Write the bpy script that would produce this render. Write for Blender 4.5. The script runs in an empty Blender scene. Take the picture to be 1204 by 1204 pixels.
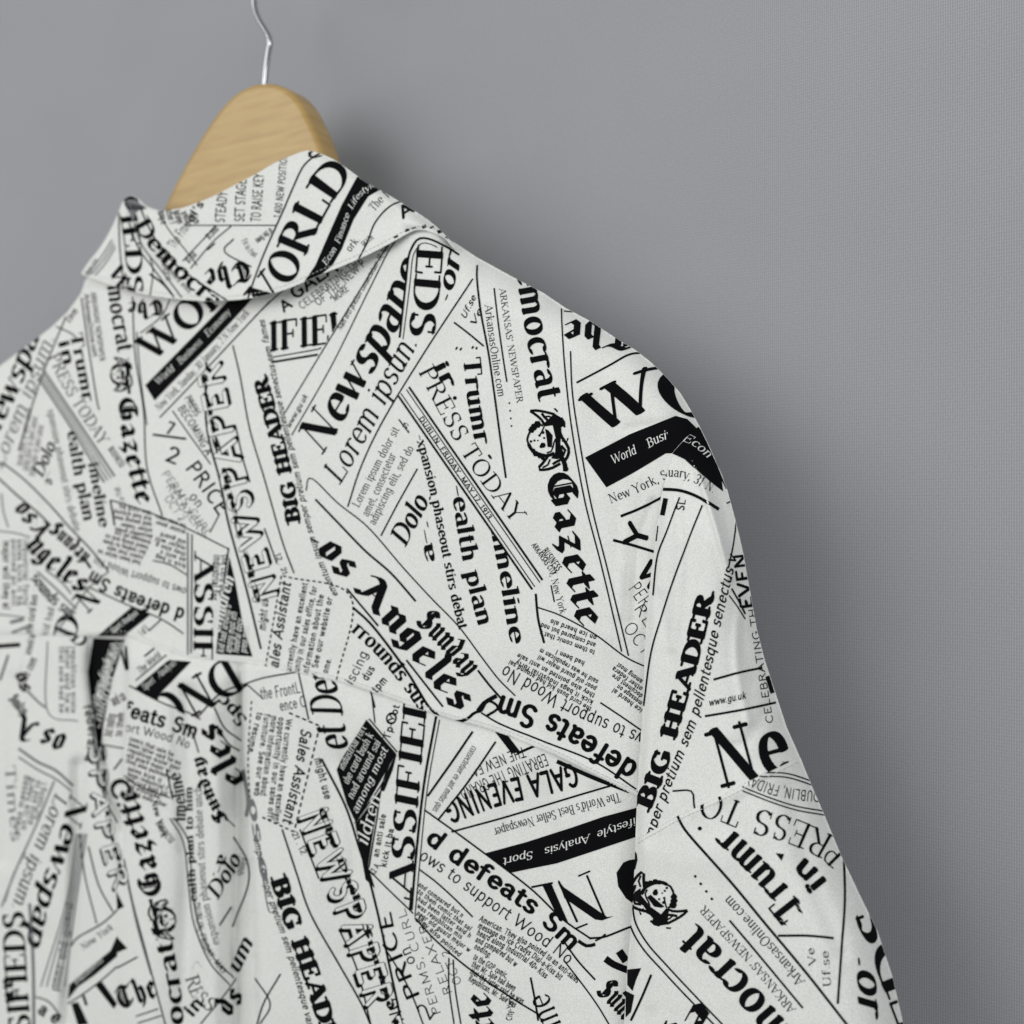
import bpy, math
import numpy as np
from mathutils import Vector, Matrix

rng = np.random.default_rng(7)
SC = bpy.context.scene
COL = SC.collection

# ------------------------------------------------------------------ camera, world, lamps, exposure
FOV = 50.0
F = 602.0 / math.tan(math.radians(FOV / 2))
cam_d = bpy.data.cameras.new('camera')
cam_d.sensor_width = 36; cam_d.lens = 18 / math.tan(math.radians(FOV / 2))
cam_d.clip_start = 0.02; cam_d.clip_end = 50
cam_d.dof.use_dof = True; cam_d.dof.focus_distance = 0.60; cam_d.dof.aperture_fstop = 5.2
cam = bpy.data.objects.new('camera', cam_d); COL.objects.link(cam)
cam.location = (0, 0, 0); cam.rotation_euler = (math.radians(90), 0, 0)
SC.camera = cam

world = bpy.data.worlds.new("World"); SC.world = world
world.use_nodes = True
bg = world.node_tree.nodes['Background']
bg.inputs[0].default_value = (0.92, 0.955, 0.965, 1); bg.inputs[1].default_value = 0.35

def area(name, loc, target, size, power, col):
    d = bpy.data.lights.new(name, 'AREA'); d.shape = 'RECTANGLE'
    d.size, d.size_y = size; d.energy = power; d.color = col
    o = bpy.data.objects.new(name, d); COL.objects.link(o)
    o.location = loc
    o.rotation_euler = (Vector(target) - Vector(loc)).to_track_quat('-Z', 'Y').to_euler()
    return o
area('left_key_light', (-2.5, -0.7, 0.75), (0.0, 0.75, -0.05), (2.6, 2.1), 45.0, (1.0, 0.985, 0.955))  # unseen key light, placed left to throw the shirt's shadow rightwards
area('front_fill_light', (0.5, -1.1, 0.9), (0.1, 0.7, 0.0), (0.9, 0.7), 11.5, (0.98, 1.0, 0.97))  # added front fill, softens the shadow on the wall

SC.view_settings.view_transform = 'Standard'; SC.view_settings.look = 'None'
SC.view_settings.exposure = 0.05; SC.view_settings.gamma = 1
SC.cycles.max_bounces = 8

# ------------------------------------------------------------------ materials
def mat(name, col, rough=0.7, metal=0.0):
    m = bpy.data.materials.new(name); m.use_nodes = True
    b = m.node_tree.nodes['Principled BSDF']
    b.inputs['Base Color'].default_value = (*col, 1)
    b.inputs['Roughness'].default_value = rough; b.inputs['Metallic'].default_value = metal
    return m, m.node_tree, b
def nd(t, kind, **kw):
    n = t.nodes.new(kind)
    for k, v in kw.items(): setattr(n, k, v)
    return n
def weave_bump(t, b, scale_a, scale_b, strength, dist, coord='Object', rotz=0):
    """two crossed thread waves -> bump"""
    tc = nd(t, 'ShaderNodeTexCoord'); mp = nd(t, 'ShaderNodeMapping')
    mp.inputs['Rotation'].default_value = (0, 0, rotz)
    t.links.new(tc.outputs[coord], mp.inputs['Vector'])
    w1 = nd(t, 'ShaderNodeTexWave', bands_direction='X'); w1.inputs['Scale'].default_value = scale_a
    w2 = nd(t, 'ShaderNodeTexWave', bands_direction='Z'); w2.inputs['Scale'].default_value = scale_b
    for w in (w1, w2):
        w.inputs['Distortion'].default_value = 0.6; w.inputs['Detail'].default_value = 1
        t.links.new(mp.outputs[0], w.inputs['Vector'])
    mul = nd(t, 'ShaderNodeMath', operation='MULTIPLY')
    t.links.new(w1.outputs['Fac'], mul.inputs[0]); t.links.new(w2.outputs['Fac'], mul.inputs[1])
    bp = nd(t, 'ShaderNodeBump'); bp.inputs['Strength'].default_value = strength
    bp.inputs['Distance'].default_value = dist
    t.links.new(mul.outputs[0], bp.inputs['Height']); t.links.new(bp.outputs[0], b.inputs['Normal'])
    return mp, mul

M_cloth, t, b = mat('white_crepe_fabric', (0.72, 0.73, 0.715), 0.62)
mp, mul = weave_bump(t, b, 420, 420, 0.35, 0.0002)
b.inputs['Specular IOR Level'].default_value = 0.3
nz = nd(t, 'ShaderNodeTexNoise'); nz.inputs['Scale'].default_value = 1400; nz.inputs['Detail'].default_value = 2
t.links.new(mp.outputs[0], nz.inputs['Vector'])
cr = nd(t, 'ShaderNodeMapRange'); cr.inputs['From Min'].default_value = .3; cr.inputs['From Max'].default_value = .7
cr.inputs['To Min'].default_value = .86; cr.inputs['To Max'].default_value = 1.1
t.links.new(nz.outputs['Fac'], cr.inputs['Value'])
mx = nd(t, 'ShaderNodeMix', data_type='RGBA', blend_type='MULTIPLY'); mx.inputs['Factor'].default_value = 1
mx.inputs[6].default_value = (0.80, 0.806, 0.782, 1)
t.links.new(cr.outputs[0], mx.inputs[7]); t.links.new(mx.outputs[2], b.inputs['Base Color'])

M_ink, t, b = mat('black_fabric_print', (0.004, 0.004, 0.005), 0.95)
b.inputs['Specular IOR Level'].default_value = 0.08
M_wht, t, b = mat('white_unprinted_cloth', (0.755, 0.77, 0.75), 0.65)
M_gry, t, b = mat('grey_fabric_print', (0.16, 0.165, 0.175), 0.75)
M_thr, t, b = mat('white_sewing_thread', (0.7, 0.7, 0.68), 0.6)

M_wall, t, b = mat('grey_mesh_wall_fabric', (0.27, 0.273, 0.29), 0.75)
mp, mul = weave_bump(t, b, 250, 170, 0.25, 0.0002)
b.inputs['Specular IOR Level'].default_value = 0.2
cr = nd(t, 'ShaderNodeMapRange'); cr.inputs['To Min'].default_value = .83; cr.inputs['To Max'].default_value = 1.17
wa = mul.inputs[0].links[0].from_socket; wb = mul.inputs[1].links[0].from_socket
wm = nd(t, 'ShaderNodeMix', data_type='FLOAT'); wm.inputs['Factor'].default_value = .22
t.links.new(wa, wm.inputs[2]); t.links.new(wb, wm.inputs[3]); t.links.new(wm.outputs[0], cr.inputs['Value'])
n2 = nd(t, 'ShaderNodeTexNoise'); n2.inputs['Scale'].default_value = 900; n2.inputs['Detail'].default_value = 1
t.links.new(mp.outputs[0], n2.inputs['Vector'])
cr2 = nd(t, 'ShaderNodeMapRange'); cr2.inputs['To Min'].default_value = .85; cr2.inputs['To Max'].default_value = 1.15
t.links.new(n2.outputs['Fac'], cr2.inputs['Value'])
n3 = nd(t, 'ShaderNodeTexNoise'); n3.inputs['Scale'].default_value = 9; n3.inputs['Detail'].default_value = 3
t.links.new(mp.outputs[0], n3.inputs['Vector'])
cr3 = nd(t, 'ShaderNodeMapRange'); cr3.inputs['To Min'].default_value = .95; cr3.inputs['To Max'].default_value = 1.05
t.links.new(n3.outputs['Fac'], cr3.inputs['Value'])
m1 = nd(t, 'ShaderNodeMath', operation='MULTIPLY'); m2 = nd(t, 'ShaderNodeMath', operation='MULTIPLY')
t.links.new(cr.outputs[0], m1.inputs[0]); t.links.new(cr2.outputs[0], m1.inputs[1])
t.links.new(m1.outputs[0], m2.inputs[0]); t.links.new(cr3.outputs[0], m2.inputs[1])
mx = nd(t, 'ShaderNodeMix', data_type='RGBA', blend_type='MULTIPLY'); mx.inputs['Factor'].default_value = 1
mx.inputs[6].default_value = (0.334, 0.340, 0.366, 1)
# a few specks of lint caught in the mesh
vz = nd(t, 'ShaderNodeTexVoronoi'); vz.inputs['Scale'].default_value = 16; vz.inputs['Randomness'].default_value = 1
t.links.new(mp.outputs[0], vz.inputs['Vector'])
sp = nd(t, 'ShaderNodeMapRange'); sp.inputs['From Min'].default_value = .012; sp.inputs['From Max'].default_value = .03
sp.inputs['To Min'].default_value = .72; sp.inputs['To Max'].default_value = 1.0
t.links.new(vz.outputs['Distance'], sp.inputs['Value'])
m4 = nd(t, 'ShaderNodeMath', operation='MULTIPLY'); t.links.new(m2.outputs[0], m4.inputs[0]); t.links.new(sp.outputs[0], m4.inputs[1])
t.links.new(m4.outputs[0], mx.inputs[7]); t.links.new(mx.outputs[2], b.inputs['Base Color'])

M_wood, t, b = mat('varnished_beech', (0.5, 0.33, 0.16), 0.3)
tc = nd(t, 'ShaderNodeTexCoord'); mp = nd(t, 'ShaderNodeMapping')
mp.inputs['Scale'].default_value = (9, 9, 110); mp.inputs['Rotation'].default_value = (0, math.radians(38), 0)
t.links.new(tc.outputs['Object'], mp.inputs['Vector'])
n1 = nd(t, 'ShaderNodeTexNoise'); n1.inputs['Scale'].default_value = 2.2; n1.inputs['Detail'].default_value = 6
n1.inputs['Distortion'].default_value = 0.6
t.links.new(mp.outputs[0], n1.inputs['Vector'])
mb = nd(t, 'ShaderNodeTexNoise'); mb.inputs['Scale'].default_value = 22; mb.inputs['Detail'].default_value = 3
t.links.new(tc.outputs['Object'], mb.inputs['Vector'])
rp = nd(t, 'ShaderNodeValToRGB')
rp.color_ramp.elements[0].position = .3; rp.color_ramp.elements[0].color = (0.41, 0.255, 0.088, 1)
rp.color_ramp.elements[1].position = .72; rp.color_ramp.elements[1].color = (0.57, 0.395, 0.155, 1)
ad = nd(t, 'ShaderNodeMix', data_type='FLOAT'); ad.inputs['Factor'].default_value = .3
t.links.new(n1.outputs['Fac'], ad.inputs[2]); t.links.new(mb.outputs['Fac'], ad.inputs[3])
t.links.new(ad.outputs[0], rp.inputs[0]); t.links.new(rp.outputs[0], b.inputs['Base Color'])
M_chrome, t, b = mat('chromed_steel', (0.46, 0.47, 0.49), 0.14, 1.0)

# ------------------------------------------------------------------ rasters that hold the cloth's relief
G = 2; X0, Y0, X1, Y1 = -284, 60, 1252, 1396
gx = np.arange(X0, X1 + 1, G, dtype=float); gy = np.arange(Y0, Y1 + 1, G, dtype=float)
GX, GY = np.meshgrid(gx, gy)
def bil(A, x, y):
    fx = np.clip((x - X0) / G, 0, A.shape[1] - 1.001); fy = np.clip((y - Y0) / G, 0, A.shape[0] - 1.001)
    i = fx.astype(int); j = fy.astype(int); u = fx - i; v = fy - j
    return (A[j, i] * (1 - u) + A[j, i + 1] * u) * (1 - v) + (A[j + 1, i] * (1 - u) + A[j + 1, i + 1] * u) * v
def blur(A, sx, sy=None):
    sy = sx if sy is None else sy
    P = 60; B = np.pad(A, P, mode='edge')
    fx = np.fft.rfftfreq(B.shape[1]); fy = np.fft.fftfreq(B.shape[0])
    K = np.exp(-2 * math.pi ** 2 * ((fx[None, :] * sx / G) ** 2 + (fy[:, None] * sy / G) ** 2))
    R = np.fft.irfft2(np.fft.rfft2(B) * K, s=B.shape)
    return R[P:-P, P:-P]
def noise(sx, sy=None, seed=0):
    r = np.random.default_rng(seed).standard_normal(GX.shape)
    n = blur(r, sx, sy); return n / n.std()
def sm(a, b, x):
    t = np.clip((x - a) / (b - a), 0, 1); return t * t * (3 - 2 * t)
def dist_poly(x, y, pts, closed=False):
    pts = np.array(pts, float); n = len(pts); d = np.full(x.shape, 1e9)
    for k in range(n if closed else n - 1):
        a = pts[k]; c = pts[(k + 1) % n]; e = c - a; L = (e * e).sum() + 1e-9
        t = np.clip(((x - a[0]) * e[0] + (y - a[1]) * e[1]) / L, 0, 1)
        d = np.minimum(d, (x - a[0] - t * e[0]) ** 2 + (y - a[1] - t * e[1]) ** 2)
    return np.sqrt(d)
def inside(x, y, pts):
    pts = np.array(pts, float); n = len(pts); c = np.zeros(x.shape, bool)
    for k in range(n):
        a = pts[k]; e = pts[(k + 1) % n]
        if a[1] == e[1]: continue
        m = (a[1] > y) != (e[1] > y)
        c ^= m & (x < (e[0] - a[0]) * (y - a[1]) / (e[1] - a[1]) + a[0])
    return c
def smooth(pts, n=6):
    """Catmull-Rom through the points"""
    p = np.array(pts, float)
    if len(p) < 3: return p
    q = np.vstack([2 * p[0] - p[1], p, 2 * p[-1] - p[-2]]); out = []
    for i in range(1, len(q) - 2):
        for s in np.arange(n) / n:
            out.append(.5 * ((2 * q[i]) + (-q[i-1] + q[i+1]) * s + (2*q[i-1] - 5*q[i] + 4*q[i+1] - q[i+2]) * s*s
                             + (-q[i-1] + 3*q[i] - 3*q[i+1] + q[i+2]) * s**3))
    out.append(q[-2]); return np.array(out)
def lin(y, pts):
    p = np.array(pts, float); return np.interp(y, p[:, 1], p[:, 0])

# outlines, in the photograph's plane coordinates, each lifted onto the cloth's own depth below
SIL_TOP = [(536,286),(560,302),(600,324),(640,345),(665,362),(695,378),(722,396),(748,412),(768,428),(786,446),(800,462),(811,480),(822,500)]
SIL_SLV = [(822,500),(832,520),(843,545),(855,575),(865,612),(874,650),(882,695),(890,740),(899,775),(912,815),(925,855),(942,893),(955,925),(968,955),(990,1008),(1010,1050),(1032,1095),(1050,1150),(1068,1230),(1120,1400)]
COLLAR_TOP = [(95,322),(104,308),(113,297),(122,284),(131,268),(139,250),(145,236),(152,230),(160,232),(172,242),(186,247),(205,246),(222,242),(250,231),(275,218),(300,205),(322,192),(345,182),(362,177),(378,181),(395,189),(415,203),(430,214),(455,228),(478,242),(500,256),(515,268),(528,281),(537,292)]
COLLAR_BOT = [(534,293),(529,286),(521,279),(510,274),(498,271),(486,272),(472,279),(452,290),(430,301),(405,312),(380,322),(355,333),(335,341),(310,348),(285,352),(260,354),(235,354),(210,352),(185,349),(160,344),(135,337),(112,329)]
FOLD = [(790,533),(784,556),(777,585),(772,625),(766,670),(761,715),(758,760),(756,830),(751,900),(748,960),(746,1020),(744,1060),(738,1130),(732,1230),(722,1400)]
SEAM = [(-290,726),(-60,742),(60,747),(110,748),(150,748),(185,762),(217,772),(260,777),(290,780),(310,783),(345,790),(400,802),(450,818),(500,836),(530,846),(560,853),(600,866),(650,887),(700,912),(748,936),(800,962),(880,990)]
SLSEAM = [(740,993),(760,981),(799,959),(845,938),(889,915),(925,898),(960,880)]
SIL_L = [(-262,1400),(-258,900),(-252,700),(-240,640),(-205,575),(-150,520),(-100,490)]
body_top = SIL_L + [(-60,468),(-30,446),(0,430),(30,408),(60,385),(80,366),(95,345),(100,330),(115,312),(170,300),(250,290),(340,262),(430,252),(500,268)]
YOKE = body_top[2:] + SIL_TOP + [(850,560),(880,700),(880,990)] + SEAM[::-1][1:-1]
BACK = [(-254,726)] + [(x, y-3) for x, y in SEAM[1:]] + [(880,1390),(-262,1390)]
SLV_ALL = [(790,533),(806,515)] + SIL_SLV[0:] + [(722,1400)] + FOLD[::-1][1:]
COLLAR = [tuple(p) for p in smooth(COLLAR_TOP,3)] + [tuple(p) for p in smooth(COLLAR_BOT,3)]

d_sil_r = dist_poly(GX, GY, SIL_TOP + SIL_SLV)
d_sil_b = np.minimum(dist_poly(GX, GY, SIL_TOP + [(858,590),(880,1400)]), 400)
d_sil_l = dist_poly(GX, GY, body_top[:15])
def roll(d, R, depth):
    s = np.clip(1 - d / R, 0, 1); return -depth * (0.75 * s ** 2.4 + 0.25 * (1 - np.sqrt(np.maximum(1 - 0.96 * s * s, 0))))

def base_plane(x, off=0.0):
    u = (x - 602) / F
    return (0.641 + off) / (1 + 0.637 * u)

# --- body relief in millimetres towards the camera
yb = GY; xb = GX
below = sm(0, 30, GY - np.interp(GX, [p[0] for p in SEAM], [p[1] for p in SEAM]))
HB = roll(d_sil_b, 48, 20) + roll(d_sil_l, 42, 16)
HB += 7 * np.exp(-(((xb - 540) / 240) ** 2 + ((yb - 640) / 260) ** 2))
HB -= 8 * sm(700, 800, xb) * sm(560, 760, yb)
HB += 0.9 * noise(24, 30, 1) * (1 - .3 * below) + 0.16 * noise(8, 10, 2)
HB += (2.3 * noise(13, 120, 3) + 4.4 * noise(28, 150, 4)) * below * (0.35 + 0.65 * (1 - sm(300, 560, xb)))
HB += 2.2 * noise(30, 80, 5) * sm(120, 0, xb) * 0.5
# drag folds running from the armhole and across the yoke
def ridge(pts, w, amp, fade=True):
    p = smooth(pts, 6); d = dist_poly(GX, GY, p)
    return amp * np.exp(-(d / w) ** 2)
HB += ridge([(700,480),(716,540),(735,620),(742,700)], 16, -2.6)
HB += ridge([(672,430),(684,520),(700,620),(716,760)], 26, 1.6)
HB += ridge([(350,700),(355,620),(345,520)], 12, 0.9) + ridge([(325,640),(318,540),(300,430)], 12, -0.8)
HB += ridge([(600,360),(560,480),(500,560)], 40, 1.4)
HB += ridge([(245,480),(262,600),(285,740)], 14, 1.0) + ridge([(110,430),(150,560),(190,700)], 16, 1.0)
HB += ridge([(40,600),(38,650),(36,720),(20,790)], 3.2, 2.2) + ridge([(48,596),(46,650),(44,720)], 6, -2.0)
HB += ridge([(50,470),(25,520),(10,560)], 14, -2.5) + ridge([(60,560),(90,590),(118,612)], 8, -1.5)
HB += ridge([(560,900),(600,1040),(620,1204)], 40, 2.2) * below + ridge([(470,900),(450,1040),(455,1204)], 30, -1.8) * below
HB += ridge([(640,950),(660,1100),(655,1204)], 26, -1.5) * below
# pleats
e1 = lin(GY, [(285,778),(287,830),(290,900),(293,945),(296,1010),(299,1100),(305,1240)])
e1l = lin(GY, [(283,778),(279,830),(276,900),(277,945),(276,1010),(273,1100),(276,1240)])
e2 = lin(GY, [(148,745),(150,800),(147,840),(146,880),(146,970),(142,1020),(138,1070),(136,1240)])
el = lin(GY, [(106,745),(104,790),(108,830),(113,860),(123,922),(143,968),(146,1000),(146,1240)])
pl = below
cen = (GX > (e2 + e1l) / 2 - 200)
tt = np.clip((GX - e2) / (e1l - e2 + 1e-6), 0, 1)
c_h = 8 - 5 * tt ** 2 - 15 * np.clip((tt - .76) / .24, 0, 1) ** 1.5 - 5 * np.exp(-(tt / .07) ** 2)
P1 = np.where(GX >= e1, 10.0 * np.exp(-(GX - e1) / 80.0) - 7 * np.exp(-(GX - e1) / 5.0), np.where(GX >= e1l, -19.0, 0))
P2 = np.where((GX < e1l) & (GX >= e2), c_h, 0)
P3 = np.where((GX < e2) & (GX >= el), -17.0, 0) + np.where(GX < np.minimum(el, e2), 4 - 16 * np.exp((GX - el) / 11.0), 0)
sharp = np.clip((P1 + P2 + P3), -22, 11)
HB += blur(sharp * (GY > np.interp(GX, [p[0] for p in SEAM], [p[1] for p in SEAM]) + 1), 1.6, 1.6) * (0.35 + 0.65 * below)
HB += (ridge([(92,900),(90,1000),(84,1100),(78,1204)], 8, -11.0) + ridge([(60,850),(66,950),(50,1080)], 14, 2.0)
       + ridge([(20,800),(14,900),(6,1010)], 10, -4.0) + ridge([(222,820),(224,960),(216,1204)], 13, -8.0)
       + ridge([(186,830),(182,980),(176,1204)], 16, 4.0) + ridge([(252,840),(258,1000),(250,1204)], 9, 1.8)
       + ridge([(345,830),(352,980),(372,1204)], 22, 6.0) + ridge([(400,900),(420,1060),(430,1204)], 22, -6.0)) * below
# stitched yoke seam: a small ridge with puckers
sy = np.interp(GX, [p[0] for p in SEAM], [p[1] for p in SEAM])
dd = GY - sy
puck = 0.5 + 0.5 * np.sin(GX / 3.1 + 2 * noise(12, 12, 8))
HB += np.where(dd < 0, 1.7, 0) * np.exp(-(dd / 14) ** 2) + 0.55 * puck * np.exp(-((dd + 4) / 5) ** 2) * (0.6 + 0.5 * noise(20, 20, 9))
HB += 0.9 * noise(9, 26, 31) * np.exp(-((dd - 12) / 22) ** 2) * (dd > 0)
for pts_, w_, a_ in (([(795,492),(770,500),(740,505)],7,-1.6),([(640,352),(600,420),(585,470)],7,.8),([(560,306),(520,380),(470,440)],9,1.1),
    ([(500,285),(470,350),(420,420)],8,-1.0),([(330,360),(345,420),(350,480)],7,.7),([(120,350),(128,420),(150,520)],7,1.0),([(90,372),(70,430),(60,520)],8,-1.2),
    ([(768,590),(752,640),(744,730)],5,-2.4),([(748,560),(735,640),(728,720)],7,1.5),([(620,870),(660,960),(690,1100)],8,1.2),([(700,930),(712,1010),(716,1120)],7,-1.5),
    ([(540,855),(520,960),(530,1100)],9,1.3),([(585,862),(600,950),(580,1080)],8,-1.0),([(400,806),(396,900),(408,1010)],7,1.5),([(330,790),(330,860),(338,960)],6,1.3),
    ([(445,820),(440,900),(430,980)],7,-1.3),([(172,768),(176,860),(168,960)],6,1.6),([(205,776),(206,860),(214,1000)],6,-1.6),([(250,785),(246,900)],5,1.3)):
    HB += ridge(pts_, w_, a_)
HB = blur(HB, 1.2)
# --- sleeve relief
d_f = dist_poly(GX, GY, FOLD)
amt = sm(528, 640, GY)
Rr = 48 + 40 * sm(560, 900, GY); Dr = 20 + 14 * sm(560, 900, GY)
HS = roll(d_sil_r, Rr, Dr)
HS += amt * (17 + 5 * sm(700, 1000, GY)) * (1 - 0.5 * np.clip(1 - d_f / 12, 0, 1) ** 2) * (0.75 + 0.25 * sm(0, 70, d_f))
HS += 7 * np.exp(-(((xb - 540) / 240) ** 2 + ((yb - 640) / 260) ** 2)) + 0.4 + 0.9 * noise(24, 30, 1) * (1 - amt)
HS += ridge([(796,505),(822,560),(842,620),(858,680)], 4, 4.4) + ridge([(806,500),(838,560),(864,650)], 7, -3.0)
HS += ridge([(800,560),(816,640),(822,720)], 16, -1.6) + ridge([(868,660),(872,740),(886,800)], 8, -1.4)
HS += 0.9 * noise(30, 60, 11) * amt + 0.12 * noise(8, 9, 12)
HS += ridge([(764,1000),(800,1010),(850,1000)], 22, 1.5)
ssy = np.interp(GX, [p[0] for p in SLSEAM], [p[1] for p in SLSEAM]); ds = GY - ssy
HS += np.where(ds < 0, 0.0, 0.8) * np.exp(-(ds / 16) ** 2) * (GX > 735)
HS += 0.3 * np.sin(GX / 3.7 + noise(10, 10, 13)) * np.exp(-((ds - 4) / 4) ** 2)
for pts_, w_, a_ in (([(790,540),(800,640),(790,760)],7,1.8),([(775,700),(790,800),(775,900)],7,-1.4),([(870,700),(866,780),(880,850)],5,1.8),([(905,830),(880,870),(860,880)],8,-1.4),
    ([(760,1000),(772,1080),(765,1180)],8,1.6),([(850,1000),(870,1100),(880,1204)],14,1.6),([(930,930),(950,1020),(990,1120)],12,-1.6),([(905,900),(880,925),(850,940)],6,1.0)):
    HS += ridge(pts_, w_, a_)
HS = blur(HS, 1.2)
# --- collar relief
HC = np.where(GX > 330, 13 - 22 * ((GX - 330) / 205.0) ** 2, 13 - 15 * ((330 - GX) / 225.0) ** 2)
d_ct = dist_poly(GX, GY, COLLAR_TOP)
HC += roll(d_ct, 16, 6)
ybot = np.interp(GX, [p[0] for p in COLLAR_BOT[::-1]], [p[1] for p in COLLAR_BOT[::-1]])
HC += 4 * np.exp(-((ybot - GY) / 26.0) ** 2)
HC += ridge([(152,236),(160,262),(178,300),(205,335)], 7, -4.5) + ridge([(146,240),(146,270),(150,320)], 5, 3.2)
HC += ridge([(135,268),(128,300),(126,330)], 5, -2.5) + ridge([(300,330),(320,345),(340,338)], 10, 1.6)
HC += ridge([(330,330),(345,318),(350,300)], 10, 1.4) + ridge([(478,262),(500,266),(520,276),(532,288)], 7, 3.0)
HC += ridge([(400,300),(440,270),(470,250)], 12, -1.2) + 0.45 * noise(16, 16, 21) + 0.12 * noise(6, 6, 22)
HC += 0.35 * np.exp(-((ybot - GY - 5) / 1.6) ** 2) * -1
for pts_, w_, a_ in (([(200,250),(230,290),(250,335)],8,1.0),([(395,195),(410,230),(400,290)],10,-1.0),([(430,220),(460,240),(490,262)],6,1.4),([(115,300),(112,330)],4,-1.8),([(165,250),(190,300),(225,340)],5,1.6)):
    HC += ridge(pts_, w_, a_)
HC = blur(HC, 1.0)

def make_panel(poly, H):
    s = dist_poly(GX, GY, poly, True); s = np.where(inside(GX, GY, poly), s, -s)
    return dict(poly=poly, sdf=s, H=H)
# the sleeve cloth grows out of the shoulder cloth: equal relief at the join, free below it
wj = sm(2, 46, dist_poly(GX, GY, [(786,535),(806,515),(826,500)]))
HS = (HB + 0.35) * (1 - wj) + HS * wj
S_all = make_panel(SLV_ALL, HS)
C_pan = make_panel(COLLAR, HC)
HBU = HB - 9 * sm(3, 22, S_all['sdf']) - 15 * sm(3, 30, C_pan['sdf']) - 3 * sm(200, 120, GX) * sm(-14, 4, C_pan['sdf'])
PAN = {'Y': make_panel(YOKE, HBU), 'K': make_panel(BACK, HBU - 0.5), 'C': make_panel(COLLAR, HC)}
halfS = np.where(GX < 700, -1, 1) * 0 + (ds)
PAN['U'] = dict(poly=SLV_ALL, sdf=np.minimum(S_all['sdf'], -(ds) * 0.92 + 0.0), H=HS)
PAN['L'] = dict(poly=SLV_ALL, sdf=np.minimum(S_all['sdf'], ds * 0.92 + 1.0), H=HS)

def P3(pan, x, y, off=0.0):
    H = bil(pan['H'], x, y) * 0.001
    D = base_plane(x) - H
    P = np.stack([(x - 602) / F * D, D, -(y - 602) / F * D], -1)
    if not np.isscalar(off):
        e = 1.5
        def q(xx, yy):
            d = base_plane(xx) - bil(pan['H'], xx, yy) * 0.001
            return np.stack([(xx - 602) / F * d, d, -(yy - 602) / F * d], -1)
        n = np.cross(q(x + e, y) - q(x - e, y), q(x, y - e) - q(x, y + e))
        n /= np.linalg.norm(n, axis=-1, keepdims=True) + 1e-12
        n = np.where(n[..., 1:2] > 0, -n, n)
        P = P + n * np.asarray(off)[..., None]
    return P

# ------------------------------------------------------------------ triangle tools (vectorised)
def clip_tris(T, f):
    """T (n,3,k), f (n,3): keep the part where f >= 0"""
    ins = f >= 0; c = ins.sum(1)
    out = [T[c == 3]]
    for cnt in (1, 2):
        m = c == cnt
        if not m.any(): continue
        t = T[m]; g = f[m]; i = ins[m]
        k = np.argmax(i if cnt == 1 else ~i, axis=1); r = np.arange(len(t))
        a, b2, c2 = t[r, k], t[r, (k + 1) % 3], t[r, (k + 2) % 3]
        fa, fb, fc = g[r, k], g[r, (k + 1) % 3], g[r, (k + 2) % 3]
        ab = a + (b2 - a) * (fa / (fa - fb + 1e-12))[:, None]; ac = a + (c2 - a) * (fa / (fa - fc + 1e-12))[:, None]
        if cnt == 1: out.append(np.stack([a, ab, ac], 1))
        else: out += [np.stack([ab, b2, c2], 1), np.stack([ab, c2, ac], 1)]
    return np.concatenate(out)
def subdivide(T, L):
    done = []
    for _ in range(14):
        e = np.linalg.norm(T[:, [1, 2, 0], :2] - T[:, :, :2], axis=2)
        big = e.max(1) > L
        done.append(T[~big]); T = T[big]; e = e[big]
        if not len(T): break
        k = e.argmax(1); r = np.arange(len(T))
        a, b2, c2 = T[r, k], T[r, (k + 1) % 3], T[r, (k + 2) % 3]; m = (a + b2) / 2
        T = np.concatenate([np.stack([a, m, c2], 1), np.stack([m, b2, c2], 1)])
    return np.concatenate(done)

def mesh_obj(name, V, Fc, mats, parent=None, matidx=None, smooth_=False):
    me = bpy.data.meshes.new(name)
    V = np.asarray(V, float); Fc = np.asarray(Fc, int); k = Fc.shape[1]
    me.vertices.add(len(V)); me.vertices.foreach_set('co', V.ravel())
    me.loops.add(Fc.size); me.loops.foreach_set('vertex_index', Fc.ravel().astype(np.int32))
    me.polygons.add(len(Fc)); me.polygons.foreach_set('loop_start', np.arange(0, Fc.size, k, dtype=np.int32))
    for m in mats: me.materials.append(m)
    if matidx is not None: me.polygons.foreach_set('material_index', np.asarray(matidx, np.int32))
    me.update(calc_edges=True)
    me.polygons.foreach_set('use_smooth', np.full(len(Fc), smooth_))
    me.validate()
    o = bpy.data.objects.new(name, me); COL.objects.link(o)
    if parent: o.parent = parent
    return o

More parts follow.
